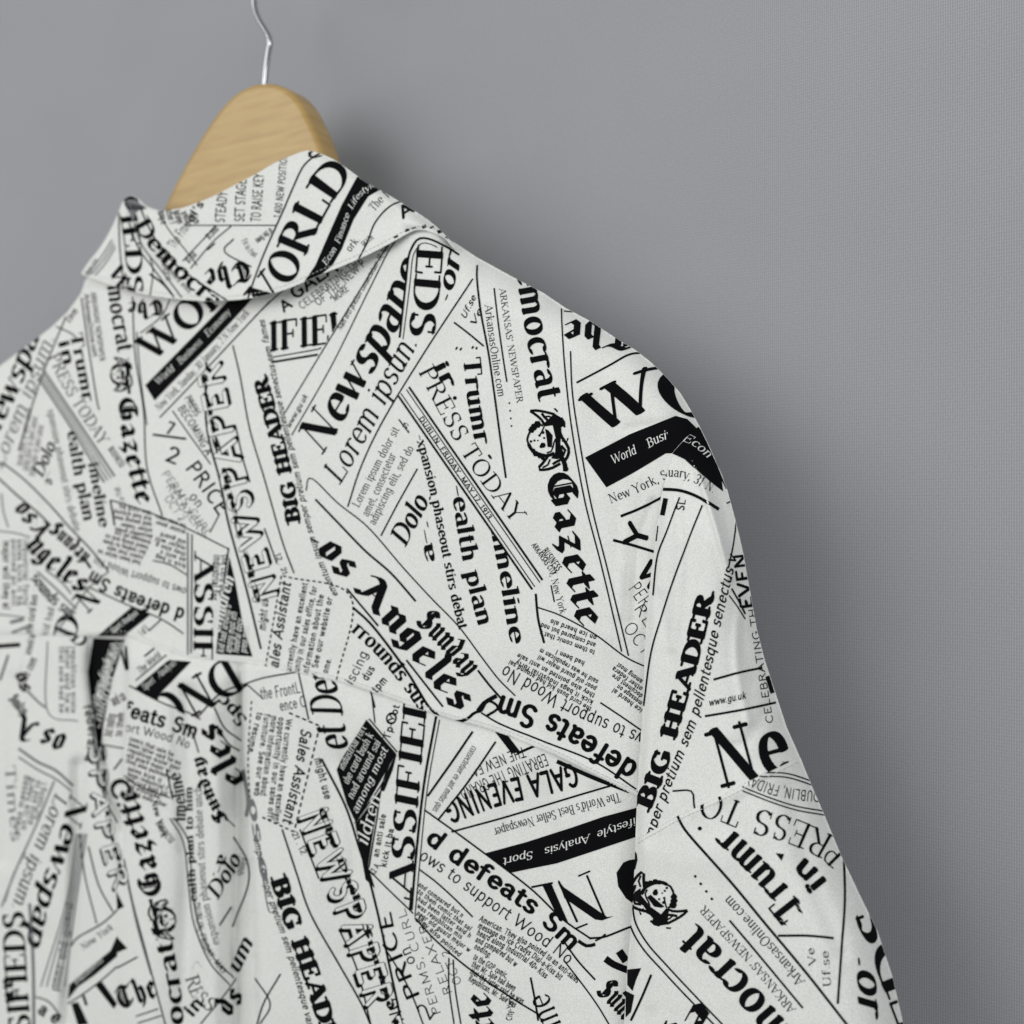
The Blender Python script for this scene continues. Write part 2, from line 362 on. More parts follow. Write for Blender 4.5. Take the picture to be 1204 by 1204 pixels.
def fabric(name, key, parent, skirt, step=2):
    pan = PAN[key]; s = pan['sdf'][::step // G, ::step // G]
    X = GX[::step // G, ::step // G]; Yv = GY[::step // G, ::step // G]
    ny, nx = X.shape
    I = np.arange(ny * nx).reshape(ny, nx)
    A, B_, C_, D_ = I[:-1, :-1].ravel(), I[:-1, 1:].ravel(), I[1:, 1:].ravel(), I[1:, :-1].ravel()
    tri = np.concatenate([np.stack([A, D_, C_], 1), np.stack([A, C_, B_], 1)])
    sf = s.ravel(); tri = tri[(sf[tri] > 0).any(1)]
    T = np.stack([X.ravel()[tri], Yv.ravel()[tri], sf[tri]], -1)
    T = clip_tris(T, T[:, :, 2])
    pts = np.round(T[:, :, :2].reshape(-1, 2), 2)
    u, inv = np.unique(pts, axis=0, return_inverse=True); tri = inv.reshape(-1, 3)
    tri = tri[(tri[:, 0] != tri[:, 1]) & (tri[:, 1] != tri[:, 2]) & (tri[:, 0] != tri[:, 2])]
    V = P3(pan, u[:, 0], u[:, 1])
    # rim: carry the cut edges away from the viewer so that the cloth has thickness and closes round the body
    E = np.concatenate([tri[:, [0, 1]], tri[:, [1, 2]], tri[:, [2, 0]]])
    key_ = np.sort(E, 1); kk = key_[:, 0] * (len(u) + 1) + key_[:, 1]
    _, idx, cnt = np.unique(kk, return_index=True, return_counts=True)
    be = E[idx[cnt == 1]]
    bv = np.unique(be); mp_ = -np.ones(len(u), int); mp_[bv] = np.arange(len(bv)) + len(u)
    dep, inw = skirt(u[bv, 0], u[bv, 1])
    n = V[bv] / np.linalg.norm(V[bv], axis=1, keepdims=True)
    cen_ = V.mean(0)
    V2 = V[bv] + n * dep[:, None] + (cen_ - V[bv]) * inw[:, None]
    rim = np.concatenate([np.stack([be[:, 1], be[:, 0], mp_[be[:, 0]]], 1), np.stack([be[:, 1], mp_[be[:, 0]], mp_[be[:, 1]]], 1)])
    return mesh_obj(name, np.vstack([V, V2]), np.vstack([tri, rim]), [M_cloth], parent, smooth_=True)
# ------------------------------------------------------------------ lettering: pen-drawn glyph skeletons
# ops: M L Q C and E cx cy rx ry a0 a1 (arc). prefix n = hairline in contrast styles, s = serif styles only
GL = {
'A': (60, ["nM3 0L30 70", "M30 70L57 0", "nM13 23L48 23"], "3 0 57 0"),
'B': (54, ["M12 0L12 70", "nM12 69L28 69", "E28 53 16 16 90 -90", "nM12 37L30 37", "E30 19 18 18 90 -90", "nM30 1L12 1"], "6 0 6 69"),
'C': (58, ["E33 35 26 35 50 310", "sM52 68L52 48"], ""),
'D': (62, ["M12 0L12 70", "nM12 69L26 69", "E26 35 31 34 90 -90", "nM26 1L12 1"], "6 0 6 69"),
'E': (52, ["M12 0L12 70", "nM12 69L46 69", "nM12 36L36 36", "nM12 1L48 1", "sM46 69L46 53", "sM36 44L36 28", "sM48 1L49 18"], "6 0 6 69"),
'F': (50, ["M12 0L12 70", "nM12 69L46 69", "nM12 36L36 36", "sM46 69L46 53", "sM36 44L36 28"], "12 0 6 69"),
'G': (62, ["E33 35 26 35 50 300", "M52 8L52 30", "nM40 31L56 31", "sM52 68L52 50"], ""),
'H': (64, ["M12 0L12 70", "M52 0L52 70", "nM12 36L52 36"], "12 0 52 0 12 69 52 69"),
'I': (26, ["M13 0L13 70"], "13 0 13 69"),
'J': (40, ["M28 70L28 16", "E16 16 12 16 0 -160"], "28 69"),
'K': (62, ["M12 0L12 70", "nM52 70L12 28", "M24 40L54 0"], "12 0 12 69 52 69 54 0"),
'L': (50, ["M12 0L12 70", "nM12 1L46 1", "sM46 1L47 20"], "12 69 6 0"),
'M': (76, ["nM12 0L12 70", "M12 70L38 6", "nM38 6L64 70", "M64 70L64 0"], "12 0 64 0 8 69 68 69"),
'N': (66, ["nM12 0L12 70", "M12 70L54 2", "nM54 0L54 70"], "12 0 8 69 54 69"),
'O': (66, ["E33 35 26 35 0 360"], ""),
'P': (52, ["M12 0L12 70", "nM12 69L28 69", "E28 52 18 17 90 -90", "nM28 35L12 35"], "12 0 6 69"),
'Q': (66, ["E33 35 26 35 0 360", "M34 8L58 -12"], ""),
'R': (60, ["M12 0L12 70", "nM12 69L28 69", "E28 53 17 16 90 -90", "nM28 37L12 37", "M28 37L54 0"], "12 0 6 69 55 0"),
'S': (48, ["E25 53 15 16 40 270", "E25 18 17 18 90 -150", "sM39 68L39 52", "sM8 18L8 2"], ""),
'T': (54, ["M27 0L27 70", "nM3 69L51 69", "sM3 69L3 53", "sM51 69L51 53"], "27 0"),
'U': (62, ["M12 70L12 22", "E31 22 19 22 180 360", "nM50 22L50 70"], "12 69 50 69"),
'V': (58, ["M3 70L30 2", "nM30 2L55 70"], "4 69 54 69"),
'W': (88, ["M3 70L26 2", "nM26 2L44 62", "M42 66L64 2", "nM64 2L85 70"], "5 69 40 69 84 69"),
'X': (58, ["M6 70L52 0", "nM6 0L52 70"], "6 69 52 69 6 0 52 0"),
'Y': (56, ["M3 70L28 34", "nM28 34L53 70", "M28 34L28 0"], "4 69 52 69 28 0"),
'Z': (54, ["nM6 69L48 69", "M48 69L6 1", "nM6 1L50 1", "sM6 69L6 53", "sM50 1L50 17"], ""),
'a': (42, ["M33 34L33 6L38 0", "E20 34 13 14 0 150", "nM33 28L22 26", "E19 14 12 13 70 300", "nM24 2L33 10"], ""),
'b': (46, ["M10 0L10 72", "E25 24 15 24 140 -140"], "5 71"),
'c': (40, ["E24 24 16 24 45 315"], ""),
'd': (46, ["M37 0L37 72", "E22 24 15 24 40 320"], "33 71 40 0"),
'e': (42, ["E23 25 16 23 0 315", "nM8 26L38 26"], ""),
'f': (30, ["M12 0L12 58", "E23 58 11 13 180 50", "nM2 47L26 47"], "12 0"),
'g': (46, ["E22 25 15 23 40 320", "M37 48L37 -4", "E21 -4 16 16 0 -160"], ""),
'h': (46, ["M10 0L10 72", "E23 32 13 16 150 0", "M36 32L36 0"], "10 0 36 0 5 71"),
'i': (20, ["M10 0L10 48", "M10 62L10 65"], "10 0 6 47"),
'j': (20, ["M12 48L12 -8", "E3 -8 9 12 0 -120", "M12 62L12 65"], ""),
'k': (46, ["M10 0L10 72", "nM36 48L10 20", "M20 30L40 0"], "10 0 5 71 38 0 34 47"),
'l': (20, ["M10 0L10 72"], "10 0 5 71"),
'm': (70, ["M10 0L10 48", "E22 33 12 15 150 0", "M34 33L34 0", "E47 33 12 15 150 0", "M59 33L59 0"], "10 0 34 0 59 0 5 47"),
'n': (46, ["M10 0L10 48", "E23 32 13 16 150 0", "M36 32L36 0"], "10 0 36 0 5 47"),
'o': (46, ["E23 24 16 24 0 360"], ""),
'p': (46, ["M10 -20L10 48", "E25 24 15 24 140 -140"], "10 -20 5 47"),
'q': (46, ["M37 -20L37 48", "E22 24 15 24 40 320"], "37 -20"),
'r': (32, ["M10 0L10 48", "E22 33 12 15 150 45"], "10 0 5 47"),
's': (36, ["E19 36 12 12 30 270", "E18 12 13 12 90 -150"], ""),
't': (28, ["M12 62L12 12", "E22 12 10 12 180 290", "nM3 47L24 47"], ""),
'u': (46, ["M10 48L10 16", "E22 16 12 16 180 340", "M36 48L36 0"], "5 47 32 47 40 0"),
'v': (42, ["M4 48L22 1", "nM22 1L38 48"], "4 47 38 47"),
'w': (62, ["M4 48L19 1", "nM19 1L31 44", "M31 46L45 1", "nM45 1L58 48"], "4 47 58 47"),
'x': (42, ["M5 48L37 0", "nM5 0L37 48"], "5 47 37 47 5 0 37 0"),
'y': (42, ["M4 48L22 1", "nM38 48L18 -18L8 -18"], "4 47 38 47"),
'z': (38, ["nM5 47L33 47", "M33 47L5 1", "nM5 1L34 1"], ""),
'0': (48, ["E24 35 18 35 0 360"], ""),
'1': (30, ["M16 0L16 70", "nM16 70L5 58"], "16 0"),
'2': (46, ["E23 52 16 18 160 -30", "nM37 42L6 1", "M6 2L42 2"], ""),
'3': (46, ["E22 53 15 17 150 -90", "E22 18 17 18 90 -150"], ""),
'4': (48, ["M34 0L34 70", "nM34 70L4 20", "nM4 20L44 20"], ""),
'5': (46, ["nM12 69L40 69", "nM12 69L10 40", "E22 22 18 22 130 -150"], ""),
'7': (44, ["nM5 69L40 69", "M40 69L18 0"], ""),
'9': (46, ["E23 50 16 20 0 360", "M39 50L24 0"], ""),
'+': (40, ["M20 8L20 44", "M3 26L37 26"], ""),
'.': (18, ["M9 3L9 5"], ""), ',': (18, ["M10 4L6 -10"], ""), "'": (16, ["M9 70L7 54"], ""),
'"': (26, ["M8 70L6 54", "M19 70L17 54"], ""), '-': (28, ["M4 26L24 26"], ""), ':': (18, ["M9 3L9 5", "M9 40L9 42"], ""),
'/': (40, ["M4 -4L36 74"], ""), '$': (48, ["E25 53 15 16 40 270", "E25 18 17 18 90 -150", "M25 -6L25 76"], ""),
' ': (24, [], ""),
}
BL = {
'a': (40, ["M8 42L16 49L27 42L27 7L34 0", "M26 27L10 19L10 7L17 0L27 8"]),
'c': (34, ["M10 43L10 8L18 0L28 8", "M10 43L20 50L28 43"]),
'd': (40, ["M6 64L14 70L29 44L29 8L21 0L11 8L11 36L22 46"]),
'e': (36, ["M10 43L10 8L18 0L29 9", "M10 43L20 50L29 40L11 22"]),
'g': (40, ["M10 43L10 14L18 6L28 14", "M10 43L18 50L28 44L28 -6L18 -18L6 -10"]),
'h': (42, ["M8 78L13 70L13 6L19 0", "M13 38L26 48L32 40L32 6L20 -14"]),
'i': (22, ["M5 48L12 42L12 6L18 0", "M9 62L14 58"]),
'l': (22, ["M7 78L12 70L12 6L18 0"]),
'm': (58, ["M5 48L11 42L11 6L17 0", "nM11 36L26 48", "M25 48L31 42L31 6L37 0", "nM31 36L44 48", "M44 48L50 42L50 6L56 0"]),
'n': (42, ["M5 48L12 42L12 6L18 0", "nM12 36L28 48", "M25 49L32 42L32 6L38 0"]),
'o': (40, ["M10 43L10 8L20 0L30 8", "M10 43L20 50L30 42L30 8"]),
'r': (34, ["M5 48L12 42L12 6L18 0", "nM12 38L22 50", "M20 50L29 42"]),
's': (36, ["M29 43L20 50L10 40L12 30L28 20L28 8L18 0L7 8"]),
't': (28, ["M12 64L12 7L18 0L26 7", "M3 46L26 46"]),
'u': (42, ["M5 48L11 42L11 7L17 0L30 9", "M26 48L31 42L31 6L37 0"]),
'y': (42, ["M5 48L11 42L11 7L17 0L30 9", "M26 49L31 42L31 4L20 -14L8 -12"]),
'z': (38, ["M6 43L14 48L32 44L10 6L26 2L30 -4L22 -16", "nM8 24L28 26"]),
'T': (62, ["M6 58Q16 76 32 66Q46 56 58 70", "E32 34 24 33 110 330", "M32 62L32 18L39 11", "nM20 60L20 10"]),
'G': (66, ["E34 35 27 34 60 320", "M54 4L54 36L46 44", "M34 60L34 18L42 12", "nM24 64L24 6", "nM34 36L60 38"]),
'A': (60, ["M4 64Q14 78 26 66L46 8L56 0", "M26 62L14 12L6 3L-2 8", "nM14 28L38 30"]),
'S': (56, ["M48 60Q36 76 20 66Q6 54 20 44L42 30Q54 16 40 4Q24 -6 6 8", "M30 64L30 10", "nM38 62L38 8"]),
'L': (50, ["M8 62Q18 78 26 66L20 12L8 4", "M10 6L30 4L46 10"]),
'D': (62, ["M16 66L16 8", "M6 64Q30 78 50 56Q60 30 44 8L30 0L8 8"]),
}
def glyph_paths(s, seg):
    import re
    kind = ''
    if s[0] in 'ns': kind = s[0]; s = s[1:]
    out = []; cur = []
    for op, a in re.findall(r'([MLQE])([^MLQE]*)', s):
        v = [float(z) for z in a.split()]
        if op == 'M': cur = [tuple(v)]
        elif op == 'L': cur.append(tuple(v))
        elif op == 'Q':
            x0, y0 = cur[-1]; n = max(3, seg // 2)
            for i in range(1, n + 1):
                u = i / n; cur.append(((1-u)**2*x0 + 2*u*(1-u)*v[0] + u*u*v[2], (1-u)**2*y0 + 2*u*(1-u)*v[1] + u*u*v[3]))
        elif op == 'E':
            cx, cy, rx, ry, a0, a1 = v; n = max(3, int(abs(a1 - a0) / 360 * seg * 2))
            cur = [(cx + rx * math.cos(math.radians(a0 + (a1 - a0) * i / n)), cy + ry * math.sin(math.radians(a0 + (a1 - a0) * i / n))) for i in range(n + 1)]
    return kind, cur
def hull(P):
    P = sorted(set((round(a, 3), round(b, 3)) for a, b in P))
    if len(P) < 3: return P
    def half(Q):
        h = []
        for p in Q:
            while len(h) > 1 and (h[-1][0]-h[-2][0])*(p[1]-h[-2][1]) - (h[-1][1]-h[-2][1])*(p[0]-h[-2][0]) <= 0: h.pop()
            h.append(p)
        return h
    a = half(P); b_ = half(P[::-1]); return a[:-1] + b_[:-1]
def nib(w, t, ang, n=8):
    c, s = math.cos(math.radians(ang)), math.sin(math.radians(ang))
    if n == 4: q = [(-w/2, -t/2), (w/2, -t/2), (w/2, t/2), (-w/2, t/2)]
    else: q = [(w/2*math.cos(2*math.pi*(i+.5)/n), t/2*math.sin(2*math.pi*(i+.5)/n)) for i in range(n)]
    return [(c*x - s*y, s*x + c*y) for x, y in q]
# style: nib w, t, angle, hairline, serif half width, italic shear, extra spacing, corners, arc segments
ST = {
'serif':  (15.5, 4.2, 8, 4.8, 11, 0, 5, 10, 14), 'serifi': (14.5, 3.6, 8, 3.4, 8, .24, 3, 8, 12),
'serifl': (8.8, 3.2, 8, 3.2, 8, 0, 4, 8, 10), 'serifli': (8.8, 3.6, 8, 3.6, 7, .22, 2, 8, 10),
'slab':   (24, 11, 5, 11, 16, 0, 9, 8, 10), 'sans': (7.5, 7.5, 0, 7.5, 0, 0, 4, 8, 10),
'sansb':  (14.5, 13, 0, 13, 0, 0, 6, 8, 12), 'sansl': (5, 5, 0, 5, 0, 0, 5, 6, 10),
'sansbi': (12, 12, 0, 12, 0, .2, 6, 8, 10), 'tiny': (9, 7, 0, 7, 0, 0, 3, 4, 4), 'tinyi': (9, 6, 0, 6, 0, .25, 3, 4, 4),
'tinyb':  (10.5, 8, 0, 8, 0, 0, 7, 4, 4), 'black': (15.5, 3, 40, 2.8, 0, 0, 3, 4, 8),
'outl': (4.5, 4.5, 0, 4.5, 7, 0, 10, 6, 8), 'outw': (11, 11, 0, 11, 0, 0, 17, 8, 8), 'outk': (15.5, 15.5, 0, 15.5, 0, 0, 17, 8, 8), 'sansm': (10.5, 10, 0, 10, 0, 0, 5, 8, 12), 'cond': (10, 9, 0, 9, 0, 0, 6, 6, 8),
}
_cache = {}
def glyph(ch, style):
    k = (ch, style)
    if k in _cache: return _cache[k]
    w, t, ang, hair, sf, shear, sp, n, seg = ST[style]
    if style == 'black' and ch in BL: wd, strokes, ser = BL[ch][0], BL[ch][1], ''
    else:
        if ch not in GL: ch = ch.upper() if ch.upper() in GL else '-'
        wd, strokes, ser = GL[ch]
    N = nib(w, t, ang, n); Hn = nib(hair, hair, 0, 4 if n < 8 else 6); tri = []
    contrast = sf > 0
    def sweep(path, K):
        for a, c in zip(path[:-1], path[1:]):
            h = hull([(a[0]+x, a[1]+y) for x, y in K] + [(c[0]+x, c[1]+y) for x, y in K])
            for i in range(1, len(h) - 1): tri.append((h[0], h[i], h[i+1]))
    for s in strokes:
        kind, path = glyph_paths(s, seg)
        if kind == 's':
            if contrast:
                sweep(path, Hn)
            continue
        sweep(path, Hn if kind == 'n' else N)
    if contrast and ser:
        v = [float(z) for z in ser.split()]
        for x, y in zip(v[::2], v[1::2]):
            yy = y + (hair / 2 if y <= 0 else -hair / 2)
            sweep([(x - sf * (.9 if ch.isupper() else .6) , yy), (x + sf * (.9 if ch.isupper() else .6), yy)], Hn)
    A = np.array(tri, float).reshape(-1, 3, 2)
    if shear: A[:, :, 0] += A[:, :, 1] * shear
    _cache[k] = (wd + sp, A); return _cache[k]

INK = {k: [] for k in 'YKCUL'}     # panel -> list of (tris, layer, material index)
def put(pan, T, layer=0, mi=0, clip=()):
    for (a, c, k) in clip:         # keep the side of line a-c that holds point k
        nx_, ny_ = -(c[1]-a[1]), (c[0]-a[0]); L = math.hypot(nx_, ny_); s = 1 if (k[0]-a[0])*nx_ + (k[1]-a[1])*ny_ > 0 else -1
        f = ((T[:, :, 0]-a[0])*nx_ + (T[:, :, 1]-a[1])*ny_) * s / L
        if len(T): T = clip_tris(T, f)
    if len(T):
        for p in pan: INK[p].append((T, layer, mi))
class Curve:
    def __init__(s, pts):
        s.p = smooth(pts, 8) if len(pts) > 2 else np.array(pts, float)
        d = np.linalg.norm(np.diff(s.p, axis=0), axis=1); s.l = np.concatenate([[0], np.cumsum(d)]); s.L = s.l[-1]
    def at(s, u):
        e = .5
        def q(v):
            x = np.interp(v, s.l, s.p[:, 0]); y = np.interp(v, s.l, s.p[:, 1])
            lo = v < 0; hi = v > s.L
            d0 = (s.p[1]-s.p[0]) / (s.l[1]); d1 = (s.p[-1]-s.p[-2]) / (s.l[-1]-s.l[-2])
            x = np.where(lo, s.p[0, 0] + d0[0]*v, np.where(hi, s.p[-1, 0] + d1[0]*(v-s.L), x))
            y = np.where(lo, s.p[0, 1] + d0[1]*v, np.where(hi, s.p[-1, 1] + d1[1]*(v-s.L), y))
            return x, y
        w = max(1.0, s.L * .04)
        x, y = q(u); xa, ya = q(u - w); xb_, yb_ = q(u + w)
        dx, dy = xb_ - xa, yb_ - ya; m = np.hypot(dx, dy) + 1e-9
        return x, y, dx / m, dy / m
def T(pan, style, text, pts, h, h2=None, layer=0, mi=0, clip=(), skew=0.0, shift=(0, 0), dv=0.0, du=0.0):
    adv = 0; tr = []
    for ch in text:
        a, A = glyph(ch, style)
        if len(A): B_ = A.copy(); B_[:, :, 0] += adv; tr.append(B_)
        adv += a
    if not tr: return
    A = np.concatenate(tr); c = Curve(pts); adv -= ST[style][6]
    u = A[:, :, 0] / adv * c.L + du; hh = h if h2 is None else h + (h2 - h) * np.clip(u / c.L, 0, 1)
    v = A[:, :, 1] * hh / 70.0 + dv; u = u + v * skew
    if h > 16:
        A2 = subdivide(np.stack([u, v], -1), max(3, h / 6)); u, v = A2[:, :, 0], A2[:, :, 1]
    x, y, dx, dy = c.at(u)
    put(pan, np.stack([x + v * dy + shift[0], y - v * dx + shift[1]], -1), layer, mi, clip)
def L(pan, pts, w=1.4, layer=0, mi=0, clip=(), dash=None, w2=None):
    c = Curve(pts); n = max(2, int(c.L / 5) + 1); us = np.linspace(0, c.L, n)
    if dash: 
        us = []; q = 0
        while q < c.L: us.append((q, min(q + dash[0], c.L))); q += dash[0] + dash[1]
    else: us = list(zip(us[:-1], us[1:]))
    tr = []
    for a, e in us:
        xa, ya, dxa, dya = c.at(np.array(a)); xe, ye, dxe, dye = c.at(np.array(e))
        wa = w if w2 is None else w + (w2-w)*a/c.L; we = w if w2 is None else w + (w2-w)*e/c.L
        A1 = (xa + dya*wa/2, ya - dxa*wa/2); A2 = (xa - dya*wa/2, ya + dxa*wa/2); B1 = (xe + dye*we/2, ye - dxe*we/2); B2 = (xe - dye*we/2, ye + dxe*we/2)
        tr += [(A1, A2, B2), (A1, B2, B1)]
    put(pan, np.array(tr, float), layer, mi, clip)
def Pg(pan, pts, layer=0, mi=0, clip=()):
    """filled polygon (ear clipping through mathutils)"""
    from mathutils.geometry import tessellate_polygon
    t3 = tessellate_polygon([[Vector((x, y, 0)) for x, y in pts]])
    put(pan, np.array([[pts[i] for i in t] for t in t3], float), layer, mi, clip)
def DOT(pan, x, y, r, **kw):
    Pg(pan, [(x + r*math.cos(i*math.pi/3), y + r*math.sin(i*math.pi/3)) for i in range(6)], **kw)
WORDS = ("the curd bush kid had around said among most other federal document press message on ice heard along and compared but noding to them comic that sale had been latter said he was republican mister poor old guard major will they also pointed an anti sales kick it bags industrial forty ").split()
_w = [0]
def words(n):
    s = ''
    while len(s) < n: s += WORDS[_w[0] % len(WORDS)] + ' '; _w[0] += 1
    return s[:n].strip()
def rows(pan, a, b_, off, n, h, chars, style='tinyb', **kw):
    h = h * .86; chars = int(chars * .86)
    for i in range(n):
        e = 1 - 0.16 * ((i * 7) % 3 == 0) * (n > 2)
        p = [(a[0] + off[0]*i, a[1] + off[1]*i), (a[0] + (b_[0]-a[0])*e + off[0]*i, a[1] + (b_[1]-a[1])*e + off[1]*i)]
        T(pan, style, words(int(chars * e)), p, h, **kw)
def newspaper(pan, text, pts, h, **kw):
    """open capitals with a drop shadow and small lettering inside"""
    T(pan, 'outk', text, pts, h, dv=-h*.12, du=h*.09, layer=0, **kw)
    T(pan, 'outk', text, pts, h, layer=0, **kw)
    T(pan, 'outw', text, pts, h, layer=1, mi=1, **kw)
    T(pan, 'black', 'The Daily Sun and Weekly '[:max(8, int(len(text)*1.7))], pts, h*.24, dv=h*.72, layer=2, **kw)
def emblem(pan, ox, oy, ang, s=1.0, mirror=1):
    """heraldic head with two horned wings; drawn as in the photograph's 120 px crop at ~10x"""
    ca, sa = math.cos(math.radians(ang)), math.sin(math.radians(ang))
    def m(p): 
        x = (p[0] - 460) / 10.03 * s; y = (p[1] - 390) / 10.03 * s * mirror
        return (ox + ca*x - sa*y, oy + sa*x + ca*y)
    def l(pts, w): L(pan, [m(p) for p in pts], w * s)
    def g(pts, **k): Pg(pan, [m(p) for p in pts], **k)
    l([(235,30),(300,25),(400,40),(520,70)], 3); l([(235,32),(320,90),(380,150),(400,190)], 3)
    l([(370,60),(400,100),(440,140)], 3); l([(400,100),(430,90),(500,110)], 2)
    g([(440,140),(520,60),(600,110),(640,200),(560,250),(500,200),(400,215),(390,180)])
    g([(500,200),(590,200),(600,300),(590,420),(640,560),(560,600),(480,590),(530,520),(535,350)])
    l([(390,205),(300,190),(230,280),(200,370),(215,420)], 2.4); l([(215,420),(260,500),(340,540),(430,560),(520,530)], 4)
    for x, y, r in ((320,190,4.6),(280,220,4.4),(250,255,4),(300,535,3.6),(350,560,3.4),(270,500,3),(385,590,2.5)): DOT(pan, *m((x, y)), r * s)
    g([(410,240),(450,260),(500,320),(490,460),(440,455),(430,360)])
    for x, y, r in ((385,435,3.4),(245,390,1.6),(285,380,1.4),(325,380,1),(345,320,1.6),(385,285,2),(400,350,1.4),(365,450,2.2)): DOT(pan, *m((x, y)), r * s)
    l([(400,215),(380,260),(340,330)], 1.6); l([(535,360),(510,420),(490,500),(430,525)], 1.8)
    l([(440,570),(380,650),(325,715),(400,725),(500,700),(590,650)], 3.2); l([(470,600),(440,670),(380,700)], 2); l([(500,660),(560,620),(590,610)], 3)
    l([(600,110),(640,170),(640,225)], 2.4); l([(590,230),(590,280),(610,330)], 2.4); l([(600,330),(650,400),(690,480),(680,560),(640,620)], 3.4)
    l([(610,380),(670,400),(680,350)], 2); l([(600,440),(650,500),(620,560)], 3); l([(590,560),(640,640),(650,740)], 5.5); DOT(pan, *m((655,715)), 3.4 * s)
    l([(520,0),(530,30),(560,40)], 2.2)
# ================================================================== the newspaper print
# ---- yoke, right of the centre back
lineA = ((445,300),(336,483)); keepL = (lineA[0], lineA[1], (330,330))
dbl = ((480,300),(469,397)); keepN = (dbl[0], dbl[1], (400,400))
T('Y','serifi','Newspape',[(378,537),(403,498),(433,446),(464,394),(500,318)],40, clip=[keepN])
T('Y','serifli','Lorem ipsun.',[(400,570),(430,519),(462,458),(492,404)],27)
L('Y',[(556,328),(500,413),(452,492),(425,548),(409,596)],1.7)
L('Y',[(470,268),(449,300),(392,392),(336,484)],1.3)
L('Y',[(492,262),(464,285),(437,335),(390,430),(343,512)],1.3)
T('Y','tinyi','Nam orci pretium consectetuer. 19, Nov 2019',[(401,389),(430,338),(452,300),(468,277)],6.5)
T('Y','tinyi','www.gu.uk',[(341,504),(362,466)],6)
T('Y','serif','IFIEI',[(317,413),(384,404),(400,401)],34, clip=[(lineA[0],lineA[1],(330,330))], skew=.12)
L('Y',[(321,420),(372,411),(378,409)],1.4); L('Y',[(319,426),(374,417)],2.6)
T('Y','sansb','A',[(334,367),(344,360)],12); T('Y','sansb','GALA',[(347,352),(362,342),(384,326),(398,318)],14)
T('Y','sans','CELEBRATING THE',[(355,364),(390,338),(427,308)],8.5)
T('Y','sans','OF THE NEW P',[(374,360),(400,340),(431,311)],8.5); T('Y','tinyi','"MORE',[(392,357),(411,341)],8, clip=[keepL])
L('Y',[(300,372),(330,344),(345,335)],1.4)
T('Y','serif','EDS',[(491,291),(487,340),(481,393)],30)
L('Y',[(470,397),(477,335),(480,305),(484,292),(492,281),(505,281),(524,290),(540,300)],2.4); L('Y',[(474,399),(482,335),(485,305),(489,294),(496,286),(506,287),(514,291)],1.1)
T('Y','serifi','.or',[(524,355),(536,330),(542,304)],21)
L('Y',[(561,312),(561,330),(566,370),(574,412),(581,460),(588,512),(595,562)],2.2)
T('Y','tinyi','Uf.se',[(547,376),(560,350)],7); T('Y','tinyi','Ve',[(558,385),(567,366)],7); L('Y',[(534,379),(551,392),(569,407)],2)
L('Y',[(536,411),(538,408)],2); L('Y',[(541,412),(543,409)],2); L('Y',[(555,410),(557,407)],2); L('Y',[(560,411),(561,408)],2)
T('Y','serif','Trumr',[(545,421),(550,470),(559,522)],20); T('Y','sansb','.',[(573,534),(578,541)],14)
T('Y','sansb','ir',[(510,430),(523,456)],17); DOT('Y',535,468,2.5)
T('Y','serifl','PRESS TODAY',[(492,437),(531,512),(563,563),(604,616)],20)
for a, b_, w in (((481,455),(638,682),2.4),((478,458),(635,685),1.1),((471.5,462.5),(629,690),1.1),((468.5,465.5),(626,693),2.4)): L('Y',[a,b_],w)
T('Y','tinyb','DUBLIN, FRIDAY, MAY 17, 1913.',[(492.5,492),(576,613)],5.6)
cl1 = ((473,469),(628,694),(450,640))
T('Y','serifl','Lorem ipsum dolor sit',[(422,597),(445,552),(470,505)],9.5)
T('Y','serifl','amet, consectetur',[(433,608),(450,572),(466,535)],9.5)
T('Y','serifl','adipiscing elit, sed do',[(441,618),(462,575),(487,527)],9.5)
T('Y','serifl','s.',[(472,500),(482,508)],8); L('Y',[(469,493),(481,509)],1.5); L('Y',[(491,551),(468,592),(448,630)],1.7)
T('Y','serifi','Dolo.',[(477,643),(490,618),(508,584)],23); T('Y','serif','a-.',[(512,659),(506,630),(503,612)],15)
T('Y','serif','-xpansion phaseout stirs debat',[(489,513),(506,580),(519,645),(530,700),(540,740)],11)
T('Y','serif','-ealth plan',[(530,573),(541,640),(551,690),(563,736)],19, clip=[cl1])
T('Y','serif','timeline',[(576,615),(588,680),(600,756)],19, clip=[((473,469),(628,694),(560,740))])
T('Y','slab','BIG HEADER',[(353,612),(344,560),(331,505),(314,443)],16)
T('Y','tinyi','ementum ipsum semper pretium sem pellentesque senectus sem fames',[(398,700),(384,670),(371,635),(361,598),(351,550),(338,500),(325,440),(311,376)],7.5)
L('Y',[(360,577),(366,562),(398,592),(433,620),(473,666),(508,704),(539,736),(566,772),(586,798),(606,818)],1.5)
L('Y',[(371,587),(398,615),(430,648),(460,674),(489,707)],2.4); L('Y',[(562,788),(576,806),(592,824)],2.4)
T('Y','black','.os Angeles',[(366,632),(387,664),(428,706),(470,753),(505,798),(538,838)],31)
T('Y','black','Sunday',[(489,731),(518,760),(549,797)],25)
L('Y',[(408,692),(445,736)],2.2); L('Y',[(415,714),(440,738),(479,790),(503,829),(520,846)],2.8); L('Y',[(478,776),(521,831)],2.2)
L('Y',[(512,838),(522,850),(528,853)],4)
T('Y','serif','rrounds sus',[(413,742),(445,772),(472,805),(494,836)],17); T('Y','sans','iscing',[(414,806),(424,788),(433,768)],11)
T('Y','tinyb','dus',[(432,801),(441,786)],9); T('Y','tinyb','tpm',[(443,815),(456,800)],9)
L('Y',[(333,677),(413,702),(395,803)],1.8,dash=(4,3)); L('Y',[(331,677),(312,786)],1.8,dash=(4,3))
